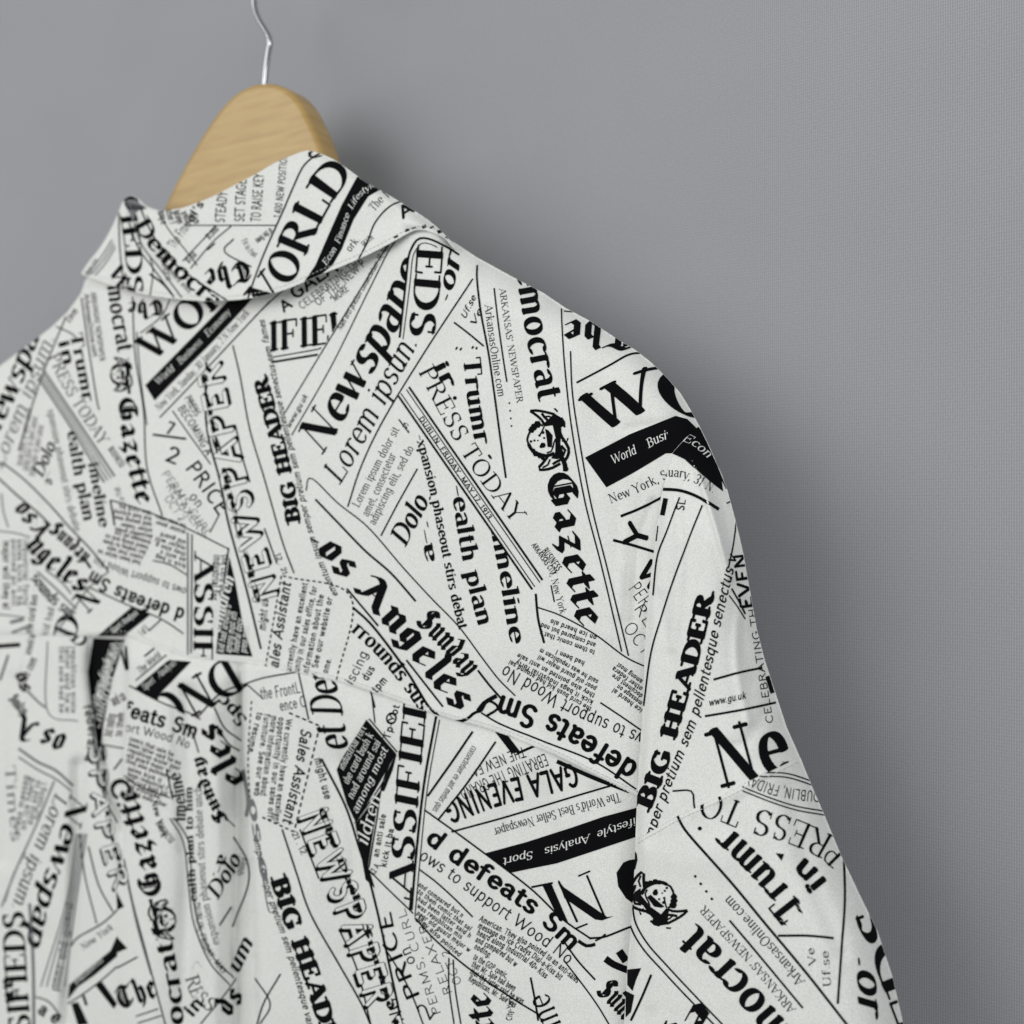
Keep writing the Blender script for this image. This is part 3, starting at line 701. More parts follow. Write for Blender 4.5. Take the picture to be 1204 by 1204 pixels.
T('Y','sansbi','ales Assistant',[(327,786),(334,735),(342,686)],11)
for i, (s_, a, c) in enumerate((('urrently have an excellent',(342,790),(362,686)),('tunity in our sales office, for',(351,793),(373,690)),('Information about the',(362,795),(381,700)),('y. See our website or',(371,797),(391,703)),('ome.',(385,792),(390,775)))):
    T('Y','tinyb',s_,[a,c],7)
L('Y',[(311,621),(326,663)],1.6); T('Y','tinyb','12 . 21',[(324,652),(333,676)],6)
newspaper('Y','NEWSPAPERS',[(326,703),(314,660),(302,616),(291,576),(282,540),(272,500),(262,450),(252,400)],26,clip=[((188,491),(318,356),(260,600))])
L('Y',[(274,406),(283,445),(294,505),(312,566),(332,636),(346,674)],1.6); L('Y',[(277,500),(286,540),(294,567)],1.6)
L('Y',[(243,426),(243,500),(259,566),(269,616),(289,689),(307,763)],2.4)
T('Y','tinyb','might use',[(312,742),(316,700)],9,skew=.2)
L('Y',[(197,510),(206,498)],2.4); L('Y',[(206,498),(199,496)],2.2); L('Y',[(180,511),(219,516)],2.6); T('Y','sansm','2',[(194,541),(207,546)],18)
T('Y','sansm','PRICE',[(218,550),(235,573),(258,606)],17, clip=[((243,500),(262,590),(200,560))])
T('Y','sans','on',[(222,584),(233,598)],11); T('Y','sansl','PERMS, CURL',[(190,557),(212,588),(243,632)],9)
T('Y','sansl','RELAXERS',[(195,572),(215,600),(236,630)],9); T('Y','sansl','OCT 2',[(193,586),(212,614)],9)
T('Y','cond','BECOMING A',[(209,480),(226,506),(243,536)],9); T('Y','cond','PRESS',[(217,468),(230,490)],8)
L('Y',[(203,483),(222,510),(248,546)],1.4); L('Y',[(247,626),(258,605)],1.4); L('Y',[(222,468),(232,484)],1.4)
# masthead column, left copy
T('Y','serif','Democrat',[(119,306),(127,340),(131,370),(139,414)],19)
emblem('Y',144,442,8,.56)
T('Y','black','Gazette',[(140,468),(144,510),(151,550),(162,594)],20)
L('Y',[(156,349),(159,416),(169,482),(173,550),(191,606)],1.5); L('Y',[(161,390),(165,440),(173,500)],1.2)
T('Y','black','The',[(190,352),(168,356),(152,354)],17)
T('Y','tiny',"ARKANSAS' NEWSPAPER",[(107,344),(112,380),(118,425)],6); T('Y','tiny','ArkansasOnline.com',[(99,346),(104,385),(110,420)],6); L('Y',[(96,350),(103,400),(114,470),(117,482)],1.5)
T('Y','serif','Trumr',[(83,393),(90,430),(98,472)],14); T('Y','sansb','in',[(69,402),(77,430)],12)
T('Y','serifl','PRESS TODAY',[(57,420),(78,462),(118,524)],14)
for d_, w in ((0,2.6),(4,1.2),(8,1.2),(12,2.4)): L('Y',[(52-d_*.5,436+d_*.8),(95-d_*.7,500+d_*.6),(135-d_,560+d_*.6)],w,mi=0 if w<2 else 2)
T('Y','serifi','Newspa',[(-8,525),(8,490),(28,446),(46,398)],24); T('Y','serifli','Lorem ipsum.',[(2,552),(22,505),(44,450),(64,398)],16, mi=2)
L('Y',[(78,372),(62,410),(44,458),(22,530)],1.5); L('Y',[(66,384),(84,392),(92,400)],1.5)
T('Y','serifi','Lives',[(82,380),(92,366)],8)
T('Y','serif','ealth plan',[(79,508),(88,560),(99,613)],14); T('Y','serif','imeline',[(104,545),(110,580),(117,620)],13)
T('Y','serifl','xpansion phaseout stirs debate',[(56,482),(68,540),(78,590),(88,625)],8.5); T('Y','serifi','a-.',[(62,570),(58,555)],10); T('Y','serifi','Dolo',[(50,562),(66,524)],14)
for i in range(3): T('Y','serifl','ipsum dolor sit amet consec',[(26+7*i,548+6*i),(38+7*i,480+10*i)],8)
L('Y',[(2,543),(30,565),(60,595),(82,620),(106,645),(128,672)],1.8); L('Y',[(-4,560),(20,582),(46,604),(60,618)],2)
T('Y','black','os',[(17,597),(32,618)],21,mi=0); T('Y','black','A',[(36,622),(44,636)],20)
T('Y','black','ngeles',[(30,640),(46,660),(72,680),(94,698)],24); T('Y','black','Sunday',[(57,624),(76,640),(99,662)],16)
L('Y',[(44,672),(68,694),(90,716)],2.2,mi=2); L('Y',[(54,670),(72,684),(84,698)],2,mi=2)
T('Y','serif','sounds sus',[(36,680),(56,705),(84,728)],13); L('Y',[(128,672),(104,692),(84,720),(62,748)],1.8,mi=2)
T('Y','serif','D NT',[(87,752),(98,728),(114,712),(135,690)],26,clip=[((104,690),(147,722),(130,740))])
Pg('Y',[(156,713),(178,722),(143,750),(112,750)]); T('Y','tinyi','Sport Analysis',[(133,745),(163,722)],7,layer=1,mi=1)
L('Y',[(104,690),(150,711),(190,728),(216,745)],1.6); L('Y',[(175,742),(190,728)],1.6)
T('Y','tinyb','1 of 5',[(168,748),(176,740)],8)
T('Y','sansb','d defeats Sm',[(218,717),(190,708),(150,694),(108,671)],15)
T('Y','sans','ows to support Wood No',[(220,692),(190,682),(150,669),(112,655)],9)
L('Y',[(98,655),(107,668)],3)
L('Y',[(130,588),(160,597),(200,612),(228,625),(268,645)],1.6); L('Y',[(130,588),(135,618)],2)
rows('Y',(178,601),(134,592),(.5,7),5,6,17); rows('Y',(178,636),(128,622),(-3,6),5,6,22)
rows('Y',(219,617),(184,605),(0,7),2,6,13); rows('Y',(219,636),(184,624),(0,7),5,6,13); L('Y',[(180,659),(200,664),(220,676)],1.5)
T('Y','sans','Tu-Yat',[(148,592),(140,572)],7); T('Y','tinyb','BUSINESS',[(127,528),(142,550)],7)
L('Y',[(221,626),(221,770)],2.2,mi=2); L('Y',[(226,628),(225,768)],1.6)
T('Y','serif','ASSIF',[(229,652),(229,700),(228,778)],22)
for i,(x_,h_) in enumerate(((252,9),(262,7))): T('Y','tinyb',words(14),[(x_,652),(x_-4,705)],h_)
L('Y',[(269,644),(262,700),(255,768)],1.8)
Pg('Y',[(270,655),(276,680),(286,735),(297,772),(256,769),(262,710)])
T('Y','serifi','children',[(258,745),(266,716),(276,680)],14,layer=1,mi=1)
for i in range(4): T('Y','tinyi',words(16 - 2*i),[(263+9*i,768),(272+7*i,712+8*i)],8,layer=1,mi=1)
# WORLD and its bar below the collar, left copy
T('Y','serif','WORLD',[(180,425),(191,416),(212,398),(245,370),(322,304)],32, clip=[((150,410),(170,500),(240,430))])
Pg('Y',[(171,453),(182,471),(212,440),(250,402),(290,359),(300,347),(272,350),(225,398)])
T('Y','serifli','World   Business   Economy',[(186,453),(222,420),(272,368)],8,layer=1,mi=1)
T('Y','serifli','New York, Sunday, 30 January, 2 N New York',[(187,484),(230,440),(294,369)],8.5); L('Y',[(188,491),(235,442),(310,362),(322,352)],1.5)
L('Y',[(165,392),(190,372),(200,352)],1.3)
# ---- masthead column, right
T('Y','serif','Democrat',[(599,286),(611,345),(620,400),(634,471)],29)
emblem('Y',646,519,0,1.0)
T('Y','black','Gazette',[(643,558),(655,620),(668,682),(681,738)],31)
T('Y','serifl',"ARKANSAS' NEWSPAPER",[(587,340),(596,400),(608,474)],7.5); T('Y','serifl','ArkansasOnline.com',[(570,359),(577,412),(586,467)],9)
L('Y',[(581,339),(588,395),(596,449)],1.7); L('Y',[(599,473),(602,505)],1.8,dash=(2,7))
T('Y','tinyb','BUSINESS',[(637,648),(655,672)],8); T('Y','tinyb','ARKANSAS CITY',[(625,641),(650,677)],6); T('Y','serifl','1, New York',[(646,673),(659,722)],8); L('Y',[(648,688),(652,708)],1.5)
T('Y','black','The',[(748,386),(705,380),(664,377)],27)
L('Y',[(660,363),(661,386),(665,440),(673,508),(688,590),(707,664),(731,766)],1.6); L('Y',[(671,413),(673,460),(680,510),(695,592),(715,672),(739,771)],1.6)
L('Y',[(663,366),(690,369),(712,380)],1.4); L('Y',[(678,450),(716,430),(740,417),(758,416),(766,422)],2.2)
T('YU','serif','WO',[(706,510),(757,485),(790,480),(826,500)],49)
Pg('Y',[(688,538),(740,511),(794,489),(808,493),(820,505),(826,560),(790,533),(783,533),(745,556),(713,573)])
T('Y','serifli','World',[(721,546),(749,533)],10.5,layer=1,mi=1); T('YU','serifli','Business',[(763,527),(782,517),(808,511)],10.5,layer=1,mi=1,clip=[((786,500),(782,545),(760,530))])
T('Y','serifl','New York, S',[(718,592),(748,580),(786,562)],11); L('Y',[(730,607),(752,598),(780,584)],3)
L('Y',[(721,635),(744,641),(770,649)],3.2)
T('Y','sansb','Y',[(757,645),(764,620)],24); T('Y','sansb','W',[(748,672),(768,698)],22)
T('Y','sansl','PERMS, CURL',[(738,692),(760,722),(800,775)],16); T('Y','sansl','RELAX',[(742,710),(760,738),(800,790)],0.1)
T('Y','sansl','OCT 2',[(732,738),(750,762),(768,786)],15); T('Y','sansl','RE',[(745,715),(760,738)],13)
# upside-down story above the seam
L('Y',[(630,698),(633,728),(640,756)],2.6); L('Y',[(632,714),(660,724),(700,746),(735,772),(764,786)],1.6)
rows('Y',(702,748),(638,724),(-1,8.5),3,6.5,24); rows('Y',(688,778),(655,764),(0,0),1,6.5,12)
rows('Y',(704,800),(636,762),(-2,8),2,6.5,28); rows('Y',(700,816),(610,768),(-2,8),2,6.5,36); rows('Y',(696,832),(600,776),(0,0),1,6.5,38)
rows('Y',(756,800),(722,775),(0,8.5),5,6.5,14); L('Y',[(706,826),(730,842),(756,860)],1.8)
T('Y','sans','ows to support Wood No',[(770,868),(720,848),(680,831),(640,808),(594,782)],15)
T('Y','sansb','d defeats Sm',[(778,918),(745,896),(700,868),(650,840),(588,818)],25)
L('Y',[(566,836),(574,824),(586,832),(572,842)],3); L('Y',[(533,849),(548,846),(558,838),(566,836)],3.4); L('Y',[(566,838),(590,852),(640,872),(700,896),(748,928)],2)
L('Y',[(584,818),(570,826),(562,836)],5)
# ---- below the seam, right
Pg('K',[(576,852),(586,850),(612,884),(602,886)]); L('K',[(572,853),(584,849)],2); L('K',[(608,886),(626,878),(642,870)],3)
L('K',[(655,895),(700,915),(740,930)],5)
T('K','sans','THE NEW FACE',[(616,878),(598,884),(540,908)],12,clip=[((581,875),(516,963),(620,900))])
T('K','sans','EBRATING THE GRAND',[(641,886),(600,902),(540,928)],14,clip=[((583,875),(518,963),(620,920))])
T('K','sansb','GALA EVENING',[(675,898),(640,908),(580,922),(521,944)],25,clip=[((576,880),(512,968),(620,920))])
L('K',[(556,860),(530,898),(503,936)],2.6); L('K',[(583,872),(550,920),(516,963)],2.2); T('K','serifli','consectetuer ex ant metus quis. .',[(556,876),(530,918),(506,956)],8)
L('K',[(531,978),(600,959),(700,929),(760,912)],2.2)
T('K','serifl',"The World's Best Seller Newspaper",[(728,932),(660,950),(580,974)],11)
Pg('K',[(571,1003),(619,990),(672,973),(710,960),(765,945),(765,978),(700,1000),(655,1015),(620,1022),(601,1026)])
T('K','serifli','Lifestyle  Analysis   Sport',[(756,958),(700,978),(655,993),(592,1009)],9,layer=1,mi=1)
# big reversed serif capitals
L('K',[(625,1043),(650,1038)],2.4); Pg('K',[(638,1041),(648,1038),(668,1084),(660,1080),(652,1070)])
L('K',[(657,1036),(679,1084)],2.6); L('K',[(676,1092),(691,1086)],2); Pg('K',[(656,1034),(663,1043),(714,1078),(722,1077),(708,1082),(700,1081),(664,1056)]); L('K',[(690,1029),(711,1078)],2.4); L('K',[(680,1030),(694,1024)],2)
Pg('K',[(740,1011),(733,1014),(725,1026),(727,1042),(736,1056),(744,1062),(748,1062),(748,1010)])
L('K',[(693,1103),(712,1101),(740,1090),(750,1088)],2.4); L('K',[(700,1106),(708,1102),(712,1098)],2); L('K',[(680,1106),(690,1112),(700,1110)],4)
L('K',[(712,1127),(722,1134),(742,1142),(752,1146)],8); L('K',[(728,1118),(736,1130)],9); L('K',[(735,1165),(742,1176),(738,1190)],8); L('K',[(664,1108),(680,1130),(700,1152)],2)
T('K','black','Sunday',[(701,1166),(722,1186),(750,1220)],24)
T('K','serifl','ine',[(660,1204),(650,1180),(644,1166)],30)
T('K','sansb','d defeats Sm',[(500,988),(519,1003),(560,1031),(617,1069),(641,1089),(672,1118)],20)
T('K','sans','ows to support Wood No',[(492,1009),(520,1027),(590,1077),(640,1112),(668,1134)],14)
L('K',[(499,952),(520,967),(552,990),(622,1043),(661,1080),(694,1103)],2); L('K',[(664,1130),(690,1164),(704,1184),(716,1204)],1.6)
L('K',[(493,1022),(513,1037),(535,1057),(556,1078)],1.8)
rows('K',(491,1041),(553,1086),(-.4,8.4),5,6.5,26); rows('K',(490,1081),(540,1125),(0,0),1,6.5,20)
L('K',[(488,1079),(513,1106),(552,1139),(600,1172),(636,1194)],2)
for i, s_ in enumerate(('American. They also pointed to an anti-sales','message on ice Cradys Dial-a-Kiss bit','heard along Industrial 40+ Kiss','and compared but w','noding.')):
    a = (563-1.5*i, 1082+8.2*i); n_ = len(s_)*3.05; T('K','tinyb',s_,[a,(a[0]+n_*.5,a[1]+n_*.27),(a[0]+n_*.86,a[1]+n_*.55)],7)
for i, s_ in enumerate(('to the GOP comic,','that Mr. Sale had been','that the latter said he was','Republican, Mr. Sale was')):
    a = (556-2*i, 1127+8.4*i); n_ = len(s_)*2.7; T('K','tinyb',s_,[a,(a[0]+n_*.85,a[1]+n_*.5)],7)
L('K',[(624,1149),(629,1175),(633,1200)],2.2)
T('K','black','Gazette',[(592,1300),(584,1230),(574,1166)],27); T('K','tiny','City-York',[(602,1200),(604,1172)],7)
L('K',[(484,1070),(490,1000),(499,920),(513,842)],2.8); L('K',[(488,1078),(495,1000),(503,925),(517,846)],1.2); L('K',[(476,1068),(482,1000)],0.1)
T('K','serif','CLASSIFIEDS',[(476,1122),(484,1050),(490,962),(501,838),(508,780)],27,skew=.12,clip=[((430,1018),(486,1074),(470,950))])
L('K',[(433,1022),(456,1045),(480,1068),(486,1074)],1.6); L('K',[(434,1020),(443,965),(449,925),(463,885)],1.6)
Pg('K',[(447,930),(458,905),(466,888),(470,872),(462,905),(452,930)])
T('K','tinyb',words(12),[(445,1008),(454,958)],7); T('K','tinyb',words(10),[(454,1020),(463,975)],7); T('K','tinyb','42 A',[(440,1030),(447,1018)],7)
Pg('K',[(431,846),(466,886),(419,968),(408,945),(396,905),(402,892)])
for i, n_ in enumerate((15,15,14,10)): T('K','serifli',words(n_),[(404+5.5*i,906+19*i*.9),(431+8.6*i,856+8.5*i)],9,layer=1,mi=1,clip=[((400,900),(421,970),(440,880))])
L('K',[(434,845),(467,884)],1.6); L('K',[(417,968),(447,925),(466,887)],1.5)
Pg('K',[(418,969),(447,930),(441,965),(433,1018),(441,1044),(430,1034),(424,1000)]); T('K','serifli','ildren',[(432,995),(438,975),(448,938)],15,layer=1,mi=1)
T('K','serifi','et Der',[(411,880),(405,852),(400,820),(392,786)],36); T('K','tinyb','Tp-Yot',[(458,870),(470,830)],8)
T('K','sans','.o',[(461,862),(468,838)],16); L('K',[(441,832),(436,812)],1.8); L('K',[(437,815),(441,850)],1.5)
L('K',[(340,838),(375,853)],2,dash=(5,3.4)); L('K',[(376,854),(346,978)],2,dash=(5,3.4)); L('K',[(346,978),(307,960)],2,dash=(4,3.4)); L('K',[(296,824),(292,890),(294,940)],1.5,dash=(4,3.4))
T('K','sansbi','Sales Assistant',[(355,856),(345,915),(333,966)],12)
for i, s_ in enumerate(('We currently have an excellent','opportunity in our sales offi','more information about','furniture. See our web','to resume.')):
    T('K','tinyb',s_,[(337-8.5*i,845-2*i),(330-8.5*i,845+len(s_)*2.0),(322-7.6*i,845+len(s_)*4.1)],7)
T('K','sans','the FrontL',[(307,822),(330,819),(354,814)],13); T('K','sans','nce O',[(318,832+40),(356,826+40)],0.1); T('K','sans','ence O',[(330,836),(361,830)],12); L('K',[(290,804),(310,822)],1.4)
L('K',[(286,805),(310,797),(350,790)],1.7); L('K',[(351,790),(358,822),(363,846)],1.7)
L('K',[(378,892),(406,947),(422,995),(436,1040),(451,1103),(474,1210)],2.6)
L('K',[(332,975),(350,1030),(366,1076),(400,1136),(425,1180),(438,1210)],2); L('K',[(353,975),(375,1033)],1.8); L('K',[(399,1093),(420,1140),(436,1204)],1.8)
newspaper('K','NEWSPAPER TH',[(353,958),(372,1010),(395,1065),(415,1125),(438,1200),(450,1250)],31)
T('K','tiny','21 . 12',[(343,980),(355,1005)],7); T('K','tinyb','might use',[(370,892),(382,940)],9)
T('K','slab','BIG HEADER',[(319,1036),(340,1100),(360,1156),(388,1250)],19)
T('K','tinyi','emper semper pretium sem pellentesque vario',[(298,985),(312,1045),(335,1112),(352,1168),(364,1215)],8)
T('K','serif','os o',[(292,940),(299,985),(308,1035)],11,mi=2)
L('K',[(306,1000),(312,1050),(318,1074),(326,1064)],1.4,mi=2); L('K',[(300,1150),(318,1180),(306,1204)],1.6); L('K',[(330,1145),(310,1180),(300,1215)],1.8)
T('K','sansm','PRICE',[(494,1172),(478,1135),(467,1108),(459,1072)],15,clip=[((432,1020),(486,1074),(480,1180))]); T('K','sans','on',[(489,1132),(480,1112)],12)
T('K','sansl','PERMS, CURL',[(519,1192),(498,1130),(476,1068)],9.5); T('K','sansl','RELAXERS',[(532,1168),(512,1116),(496,1074)],9.5); T('K','sansl','OCT 2',[(543,1156),(528,1116)],9.5)
T('K','cond','MING',[(482,1225),(466,1172)],13); T('K','sans','2',[(505,1200),(512,1190)],20); L('K',[(528,1126),(528,1160),(534,1204)],1.6); L('K',[(533,1128),(535,1160),(542,1204)],1.6); L('K',[(450,1110),(480,1160),(500,1210)],1.6)
# ---- below the seam, pleated centre and left
Pg('K',[(110,750),(147,752),(132,800),(122,850),(116,905),(113,870),(106,820),(103,790)])
for i in range(4): T('K','serifli',words(12),[(112+4*i,838-9*i),(122+5*i,800-8*i),(136+4*i,758)],8,layer=1,mi=1)
T('K','serifli','children',[(117,858),(125,830),(136,798)],12,layer=1,mi=1)
T('K','tinyb',words(6),[(134,830),(149,822)],12); T('K','tinyb',words(10),[(131,866),(136,840)],10); T('K','tinyb',words(8),[(143,866),(146,838)],8); L('K',[(117,875),(146,880)],1.6); L('K',[(134,905),(144,892)],2)
T('K','sansb','C.',[(128,920),(140,950)],20)
L('K',[(141,757),(150,790),(148,760)],3)
Pg('K',[(158,810),(196,778),(200,776),(225,778),(182,822),(172,818)]); T('K','serifli','Sport   Analysis',[(170,812),(208,781)],8,layer=1,mi=1)
T('K','serif','DNO',[(268,772),(236,790),(172,826)],42,clip=[((157,808),(232,848),(240,800)),((182,822),(230,776),(250,820))]); L('K',[(152,806),(190,826),(222,838),(236,846)],1.7)
L('K',[(232,844),(258,816),(286,804)],1.8); T('K','serif','Spc',[(292,846),(264,816)],15); L('K',[(252,832),(264,856),(284,871)],1.8); L('K',[(255,853),(268,874),(282,883)],1.8)
L('K',[(160,800),(196,770)],1.5); T('K','tinyi','The World',[(165,793),(190,772)],8); L('K',[(170,772),(182,762)],2)
T('K','sansb','defeats Sm',[(120,833),(152,843),(195,856),(230,868)],17,clip=[((151,800),(149,900),(200,850))])
T('K','sans','support Wood No',[(120,852),(155,861),(190,869),(222,880)],10,clip=[((149,800),(149,900),(200,850))])
rows('K',(152,870),(213,893),(-1,6.5),5,6,26); rows('K',(150,905),(197,923),(-.5,6.5),5,6,20); L('K',[(146,912),(165,925),(200,938)],1.6); L('K',[(196,905),(203,940)],1.8)
L('K',[(213,850),(226,862),(234,885)],1.5)
T('K','black','eles',[(290,918),(272,885),(254,848)],27); T('K','black','Sunday',[(268,965),(250,930),(238,888)],14); L('K',[(240,925),(255,950),(276,972)],1.4)
T('K','serif','imeline',[(218,965),(218,940),(212,908)],15,skew=0); T('K','serifl','expansion phaseout stirs debate unch',[(258,1110),(244,1050),(240,990),(237,925)],9)
T('K','serif','ealth plan to him',[(232,1060),(228,1000),(226,925)],9)
T('K','serif','a-.',[(258,1004),(250,1030)],13); T('K','serifi','Dolo',[(256,1058),(278,1022),(284,1010)],18)
L('K',[(274,984),(290,1010),(292,1040),(273,1090)],1.8); L('K',[(258,1088),(272,1066)],2)
T('K','black','Gazette',[(190,1052),(184,1020),(172,975),(158,925)],24); emblem('K',190,1080,180,.66)
T('K','serif','ocrat',[(216,1204),(212,1160),(202,1106)],20); T('K','black','The',[(141,1186),(160,1180),(187,1170)],25)
L('K',[(146,1010),(156,1060),(172,1120),(196,1210)],1.5); L('K',[(151,1040),(162,1090),(178,1146)],2,mi=2)
L('K',[(160,1195),(186,1186)],1.5); L('K',[(162,1203),(190,1194)],1.5); L('K',[(138,1138),(162,1125)],1.8); Pg('K',[(138,1102),(150,1115),(138,1120)])
T('K','tinyb','1 New York',[(176,935),(190,985)],7); T('K','tinyb','BUSINESS',[(183,968),(200,992)],7)
L('K',[(205,962),(222,990),(226,1040),(232,1080),(250,1124),(275,1150)],1.5); L('K',[(200,962),(216,992),(222,1042),(228,1085),(246,1130),(270,1158)],1.5)
T('K','tinyb','DUBLIN, FRIDAY, MAY',[(228,1062),(238,1110),(262,1146)],7); T('K','serifl','PRESS T',[(221,1165),(232,1130),(256,1172),(262,1190)],0.1)
T('K','serifl','RESS',[(218,1150),(226,1172),(246,1190)],16); T('K','sansb','in',[(226,1196),(240,1180)],15); L('K',[(236,1204),(262,1172),(278,1150)],1.6)
T('K','serifi','um',[(280,1146),(298,1108)],18); T('K','black','ds',[(268,1196),(288,1172)],24); T('K','sansbi','os',[(300,925),(296,960)],0.1)
T('K','serifl','quet',[(283,1030),(292,1010)],8); L('K',[(286,905),(292,940),(290,960)],4,mi=2)
# left panel
newspaper('K','SPAPER',[(106,876),(108,910),(112,960),(124,1010),(136,1046)],18)
L('K',[(109,855),(114,900),(124,940),(138,968)],1.8); L('K',[(94,980),(100,1030),(114,1086)],1.4); L('K',[(104,995),(116,1040),(133,1072)],1.6)
T('K','tinyb',words(9),[(98,830),(104,860),(100,895)],9)
T('K','serifi','Newspap',[(84,930),(64,998),(46,1048),(31,1108)],23)
T('K','serifli','Lorem ipsum.',[(66,932),(46,982),(30,1020),(14,1066)],16)
T('K','serif','SIFIEDS',[(36,1212),(31,1140),(28,1072)],25); L('K',[(35,1062),(39,1130),(40,1210)],3.4,mi=2)
L('K',[(64,918),(45,965),(20,1020),(2,1066)],2,mi=2); L('K',[(30,1002),(16,1028),(6,1060)],1.6,mi=2)
for i in range(4): T('K','tinyb',words(12),[(22+8*i,982-6*i),(34+7*i,912+3*i)],7,mi=2)
L('K',[(22,880),(45,896),(66,906),(86,924)],3,mi=2); L('K',[(22,890),(45,905),(66,916),(84,930)],2,mi=2)
T('K','black','os A',[(80,866),(58,856),(26,840)],26)
T('K','black','os',[(18,792),(26,815)],15); T('K','tinyb',words(8),[(28,808),(44,775)],9); L('K',[(32,812),(46,826),(54,832)],2.4,mi=2); T('K','black','Sunday',[(10,822),(26,842)],12)
L('K',[(56,754),(56,836),(92,848)],1.4,mi=2); 
for i in range(3): T('K','tinyb',words(16),[(70+7*i,760),(70+7*i,838)],6,mi=2)
T('K','serif','D',[(83,752),(94,762)],16); 
Pg('K',[(82,1158),(100,1142),(130,1118),(138,1100),(138,1124),(112,1146),(92,1160),(80,1175)]); T('K','serifli','Business',[(90,1158),(122,1130)],7,layer=1,mi=1)
L('K',[(84,1112),(92,1102),(120,1086),(138,1070)],1.8); T('K','serifli','New York',[(98,1118),(134,1092)],8)
L('K',[(80,1180),(96,1170),(120,1152),(138,1136)],1.6); Pg('K',[(112,1158),(120,1154),(138,1180),(134,1186)]); Pg('K',[(84,1180),(92,1178),(104,1204),(92,1206)]); L('K',[(98,1170),(102,1182)],3)
Pg('K',[(137,1048),(146,1066),(138,1070)])
for i in range(5): L('K',[(90+3*i,980),(78+3*i,1060),(48+7*i,1160)],1.5,mi=2)
T('K','tinyb',words(14),[(68,1166),(78,1120),(86,1062)],9,mi=2); T('K','sansb','a e',[(44,1190),(66,1204)],14)
L('K',[(42,1172),(58,1178),(72,1196)],1.6); T('K','serifl','Times',[(6,900),(10,950),(14,990)],12,mi=2); T('K','black','an',[(4,1150),(8,1180)],14)
# far left below the yoke crease
T('Y','tinyb',words(18),[(4,636),(4,716)],8,mi=0); L('Y',[(-4,624),(20,627),(36,632)],1.6,mi=2); L('Y',[(-4,722),(30,726)],1.6,mi=2)
for i in range(3): T('Y','tinyb',words(16),[(14+7*i,634),(14+7*i,712)],6,mi=2)
L('Y',[(12,732),(28,728)],4,mi=2); L('Y',[(14,744),(34,736)],3,mi=2); T('Y','tinyb',words(12),[(38,745),(44,700)],8); T('Y','tinyb',words(8),[(56,748),(64,715)],8,mi=2); L('Y',[(10,620),(4,600),(2,580)],1.6,mi=2)
T('K','tinyb',words(10),[(36,770),(42,745)],8); L('K',[(-4,760),(24,758)],5); L('K',[(10,770),(0,800)],3,mi=2)
# ---- collar
T('C','serif','WORLD',[(303,382),(328,350),(349,322),(365,287),(381,254),(397,228),(415,208)],36)
L('C',[(388,178),(377,180),(358,194),(345,220),(333,248),(312,295),(300,326),(290,356)],1.8)
Pg('C',[(420,208),(436,213),(449,222),(433,231),(416,258),(402,293),(391,312),(374,326),(352,340),(371,312),(387,275),(402,241)])
T('C','serifli','Econ  Finance  Lifestyle',[(384,313),(399,288),(413,250),(426,230),(442,219)],7,layer=1,mi=1)
T('C','serifl','The Worl',[(440,249),(455,234),(476,226)],10); L('C',[(420,308),(432,285),(441,262),(458,243),(478,236),(492,240)],1.7); T('C','sansb','A',[(474,257),(487,248)],13)
T('C','serifl','ork.',[(412,297),(424,282)],9); T('C','tinyb','GALA EVE',[(428,290),(440,280)],6)
for (x_, y_, w_) in ((466,279,2.2),(479,271,3),(487,268,1.8),(499,267,3.6),(508,268,2),(517,273,4),(526,280,3.4),(531,286,2.4)): L('C',[(x_-2.6,y_+.4),(x_+2,y_-1.4)],w_)
T('C','cond','STEADY JOB',[(264,262),(266,240),(270,205)],11); T('C','cond','SET STAGE FOR',[(287,261),(288,240),(291,190)],11)
T('C','cond','TO RAISE KEY',[(306,261),(308,235),(310,205)],11); T('C','cond','1,400 NEW POSITION',[(330,256),(334,225),(338,182)],8)
L('C',[(217,265),(270,265),(326,265)],1.3)
T('C','sans','The Front',[(206,293),(214,280),(226,264)],11)
for i in range(5): T('C','tinyb',words(7),[(186+9*i,246+i*1.5),(190+10*i,264)],8)
T('C','tinyb',"al's",[(226,262),(240,240)],9)
L('C',[(254,266),(235,286),(215,307)],1.3); L('C',[(272,266),(250,285),(224,316)],1.3); L('C',[(296,314),(264,296),(275,281)],1.6)
T('C','serifl','Fit to Print',[(284,283),(292,297),(300,303)],7); T('C','tinyb','of the News',[(318,268),(300,282)],7); T('C','tinyb','$1,000',[(246,282),(258,270)],7); T('C','tinyb','$1.50',[(222,310),(232,300)],6); L('C',[(244,294),(253,286)],1.6)
T('C','black','The',[(291,306),(266,313),(240,318)],23)
L('C',[(160,232),(171,258),(182,280),(196,300),(220,322),(268,354)],1.8); L('C',[(186,250),(200,272),(215,290),(232,312)],1.2)
T('C','serif','Democrat',[(158,264),(172,287),(205,322),(245,358),(262,372)],19)
L('C',[(158,264),(168,290),(190,318),(214,350)],2.2,mi=2); L('C',[(152,262),(163,292),(182,318),(205,350)],1.5)
T('C','serif','FIEDS',[(140,228),(142,255),(147,290),(150,346)],19); T('C','serif','W',[(128,318),(140,346)],17); L('C',[(140,250),(141,290),(146,342)],1.4)
L('C',[(176,322),(192,334),(204,348)],2.4); L('C',[(176,352),(180,320),(176,300)],1.3); T('C','tinyi','Vetra',[(188,300),(196,330)],7)
T('C','tinyb',words(10),[(198,318),(222,345)],6,mi=2)
for i in range(3): L('C',[(132+2*i,282+4*i),(118+3*i,304+3*i),(102+5*i,322+i)],1.5,mi=2)
T('C','tinyb',words(8),[(112,304),(100,322)],7,mi=2)
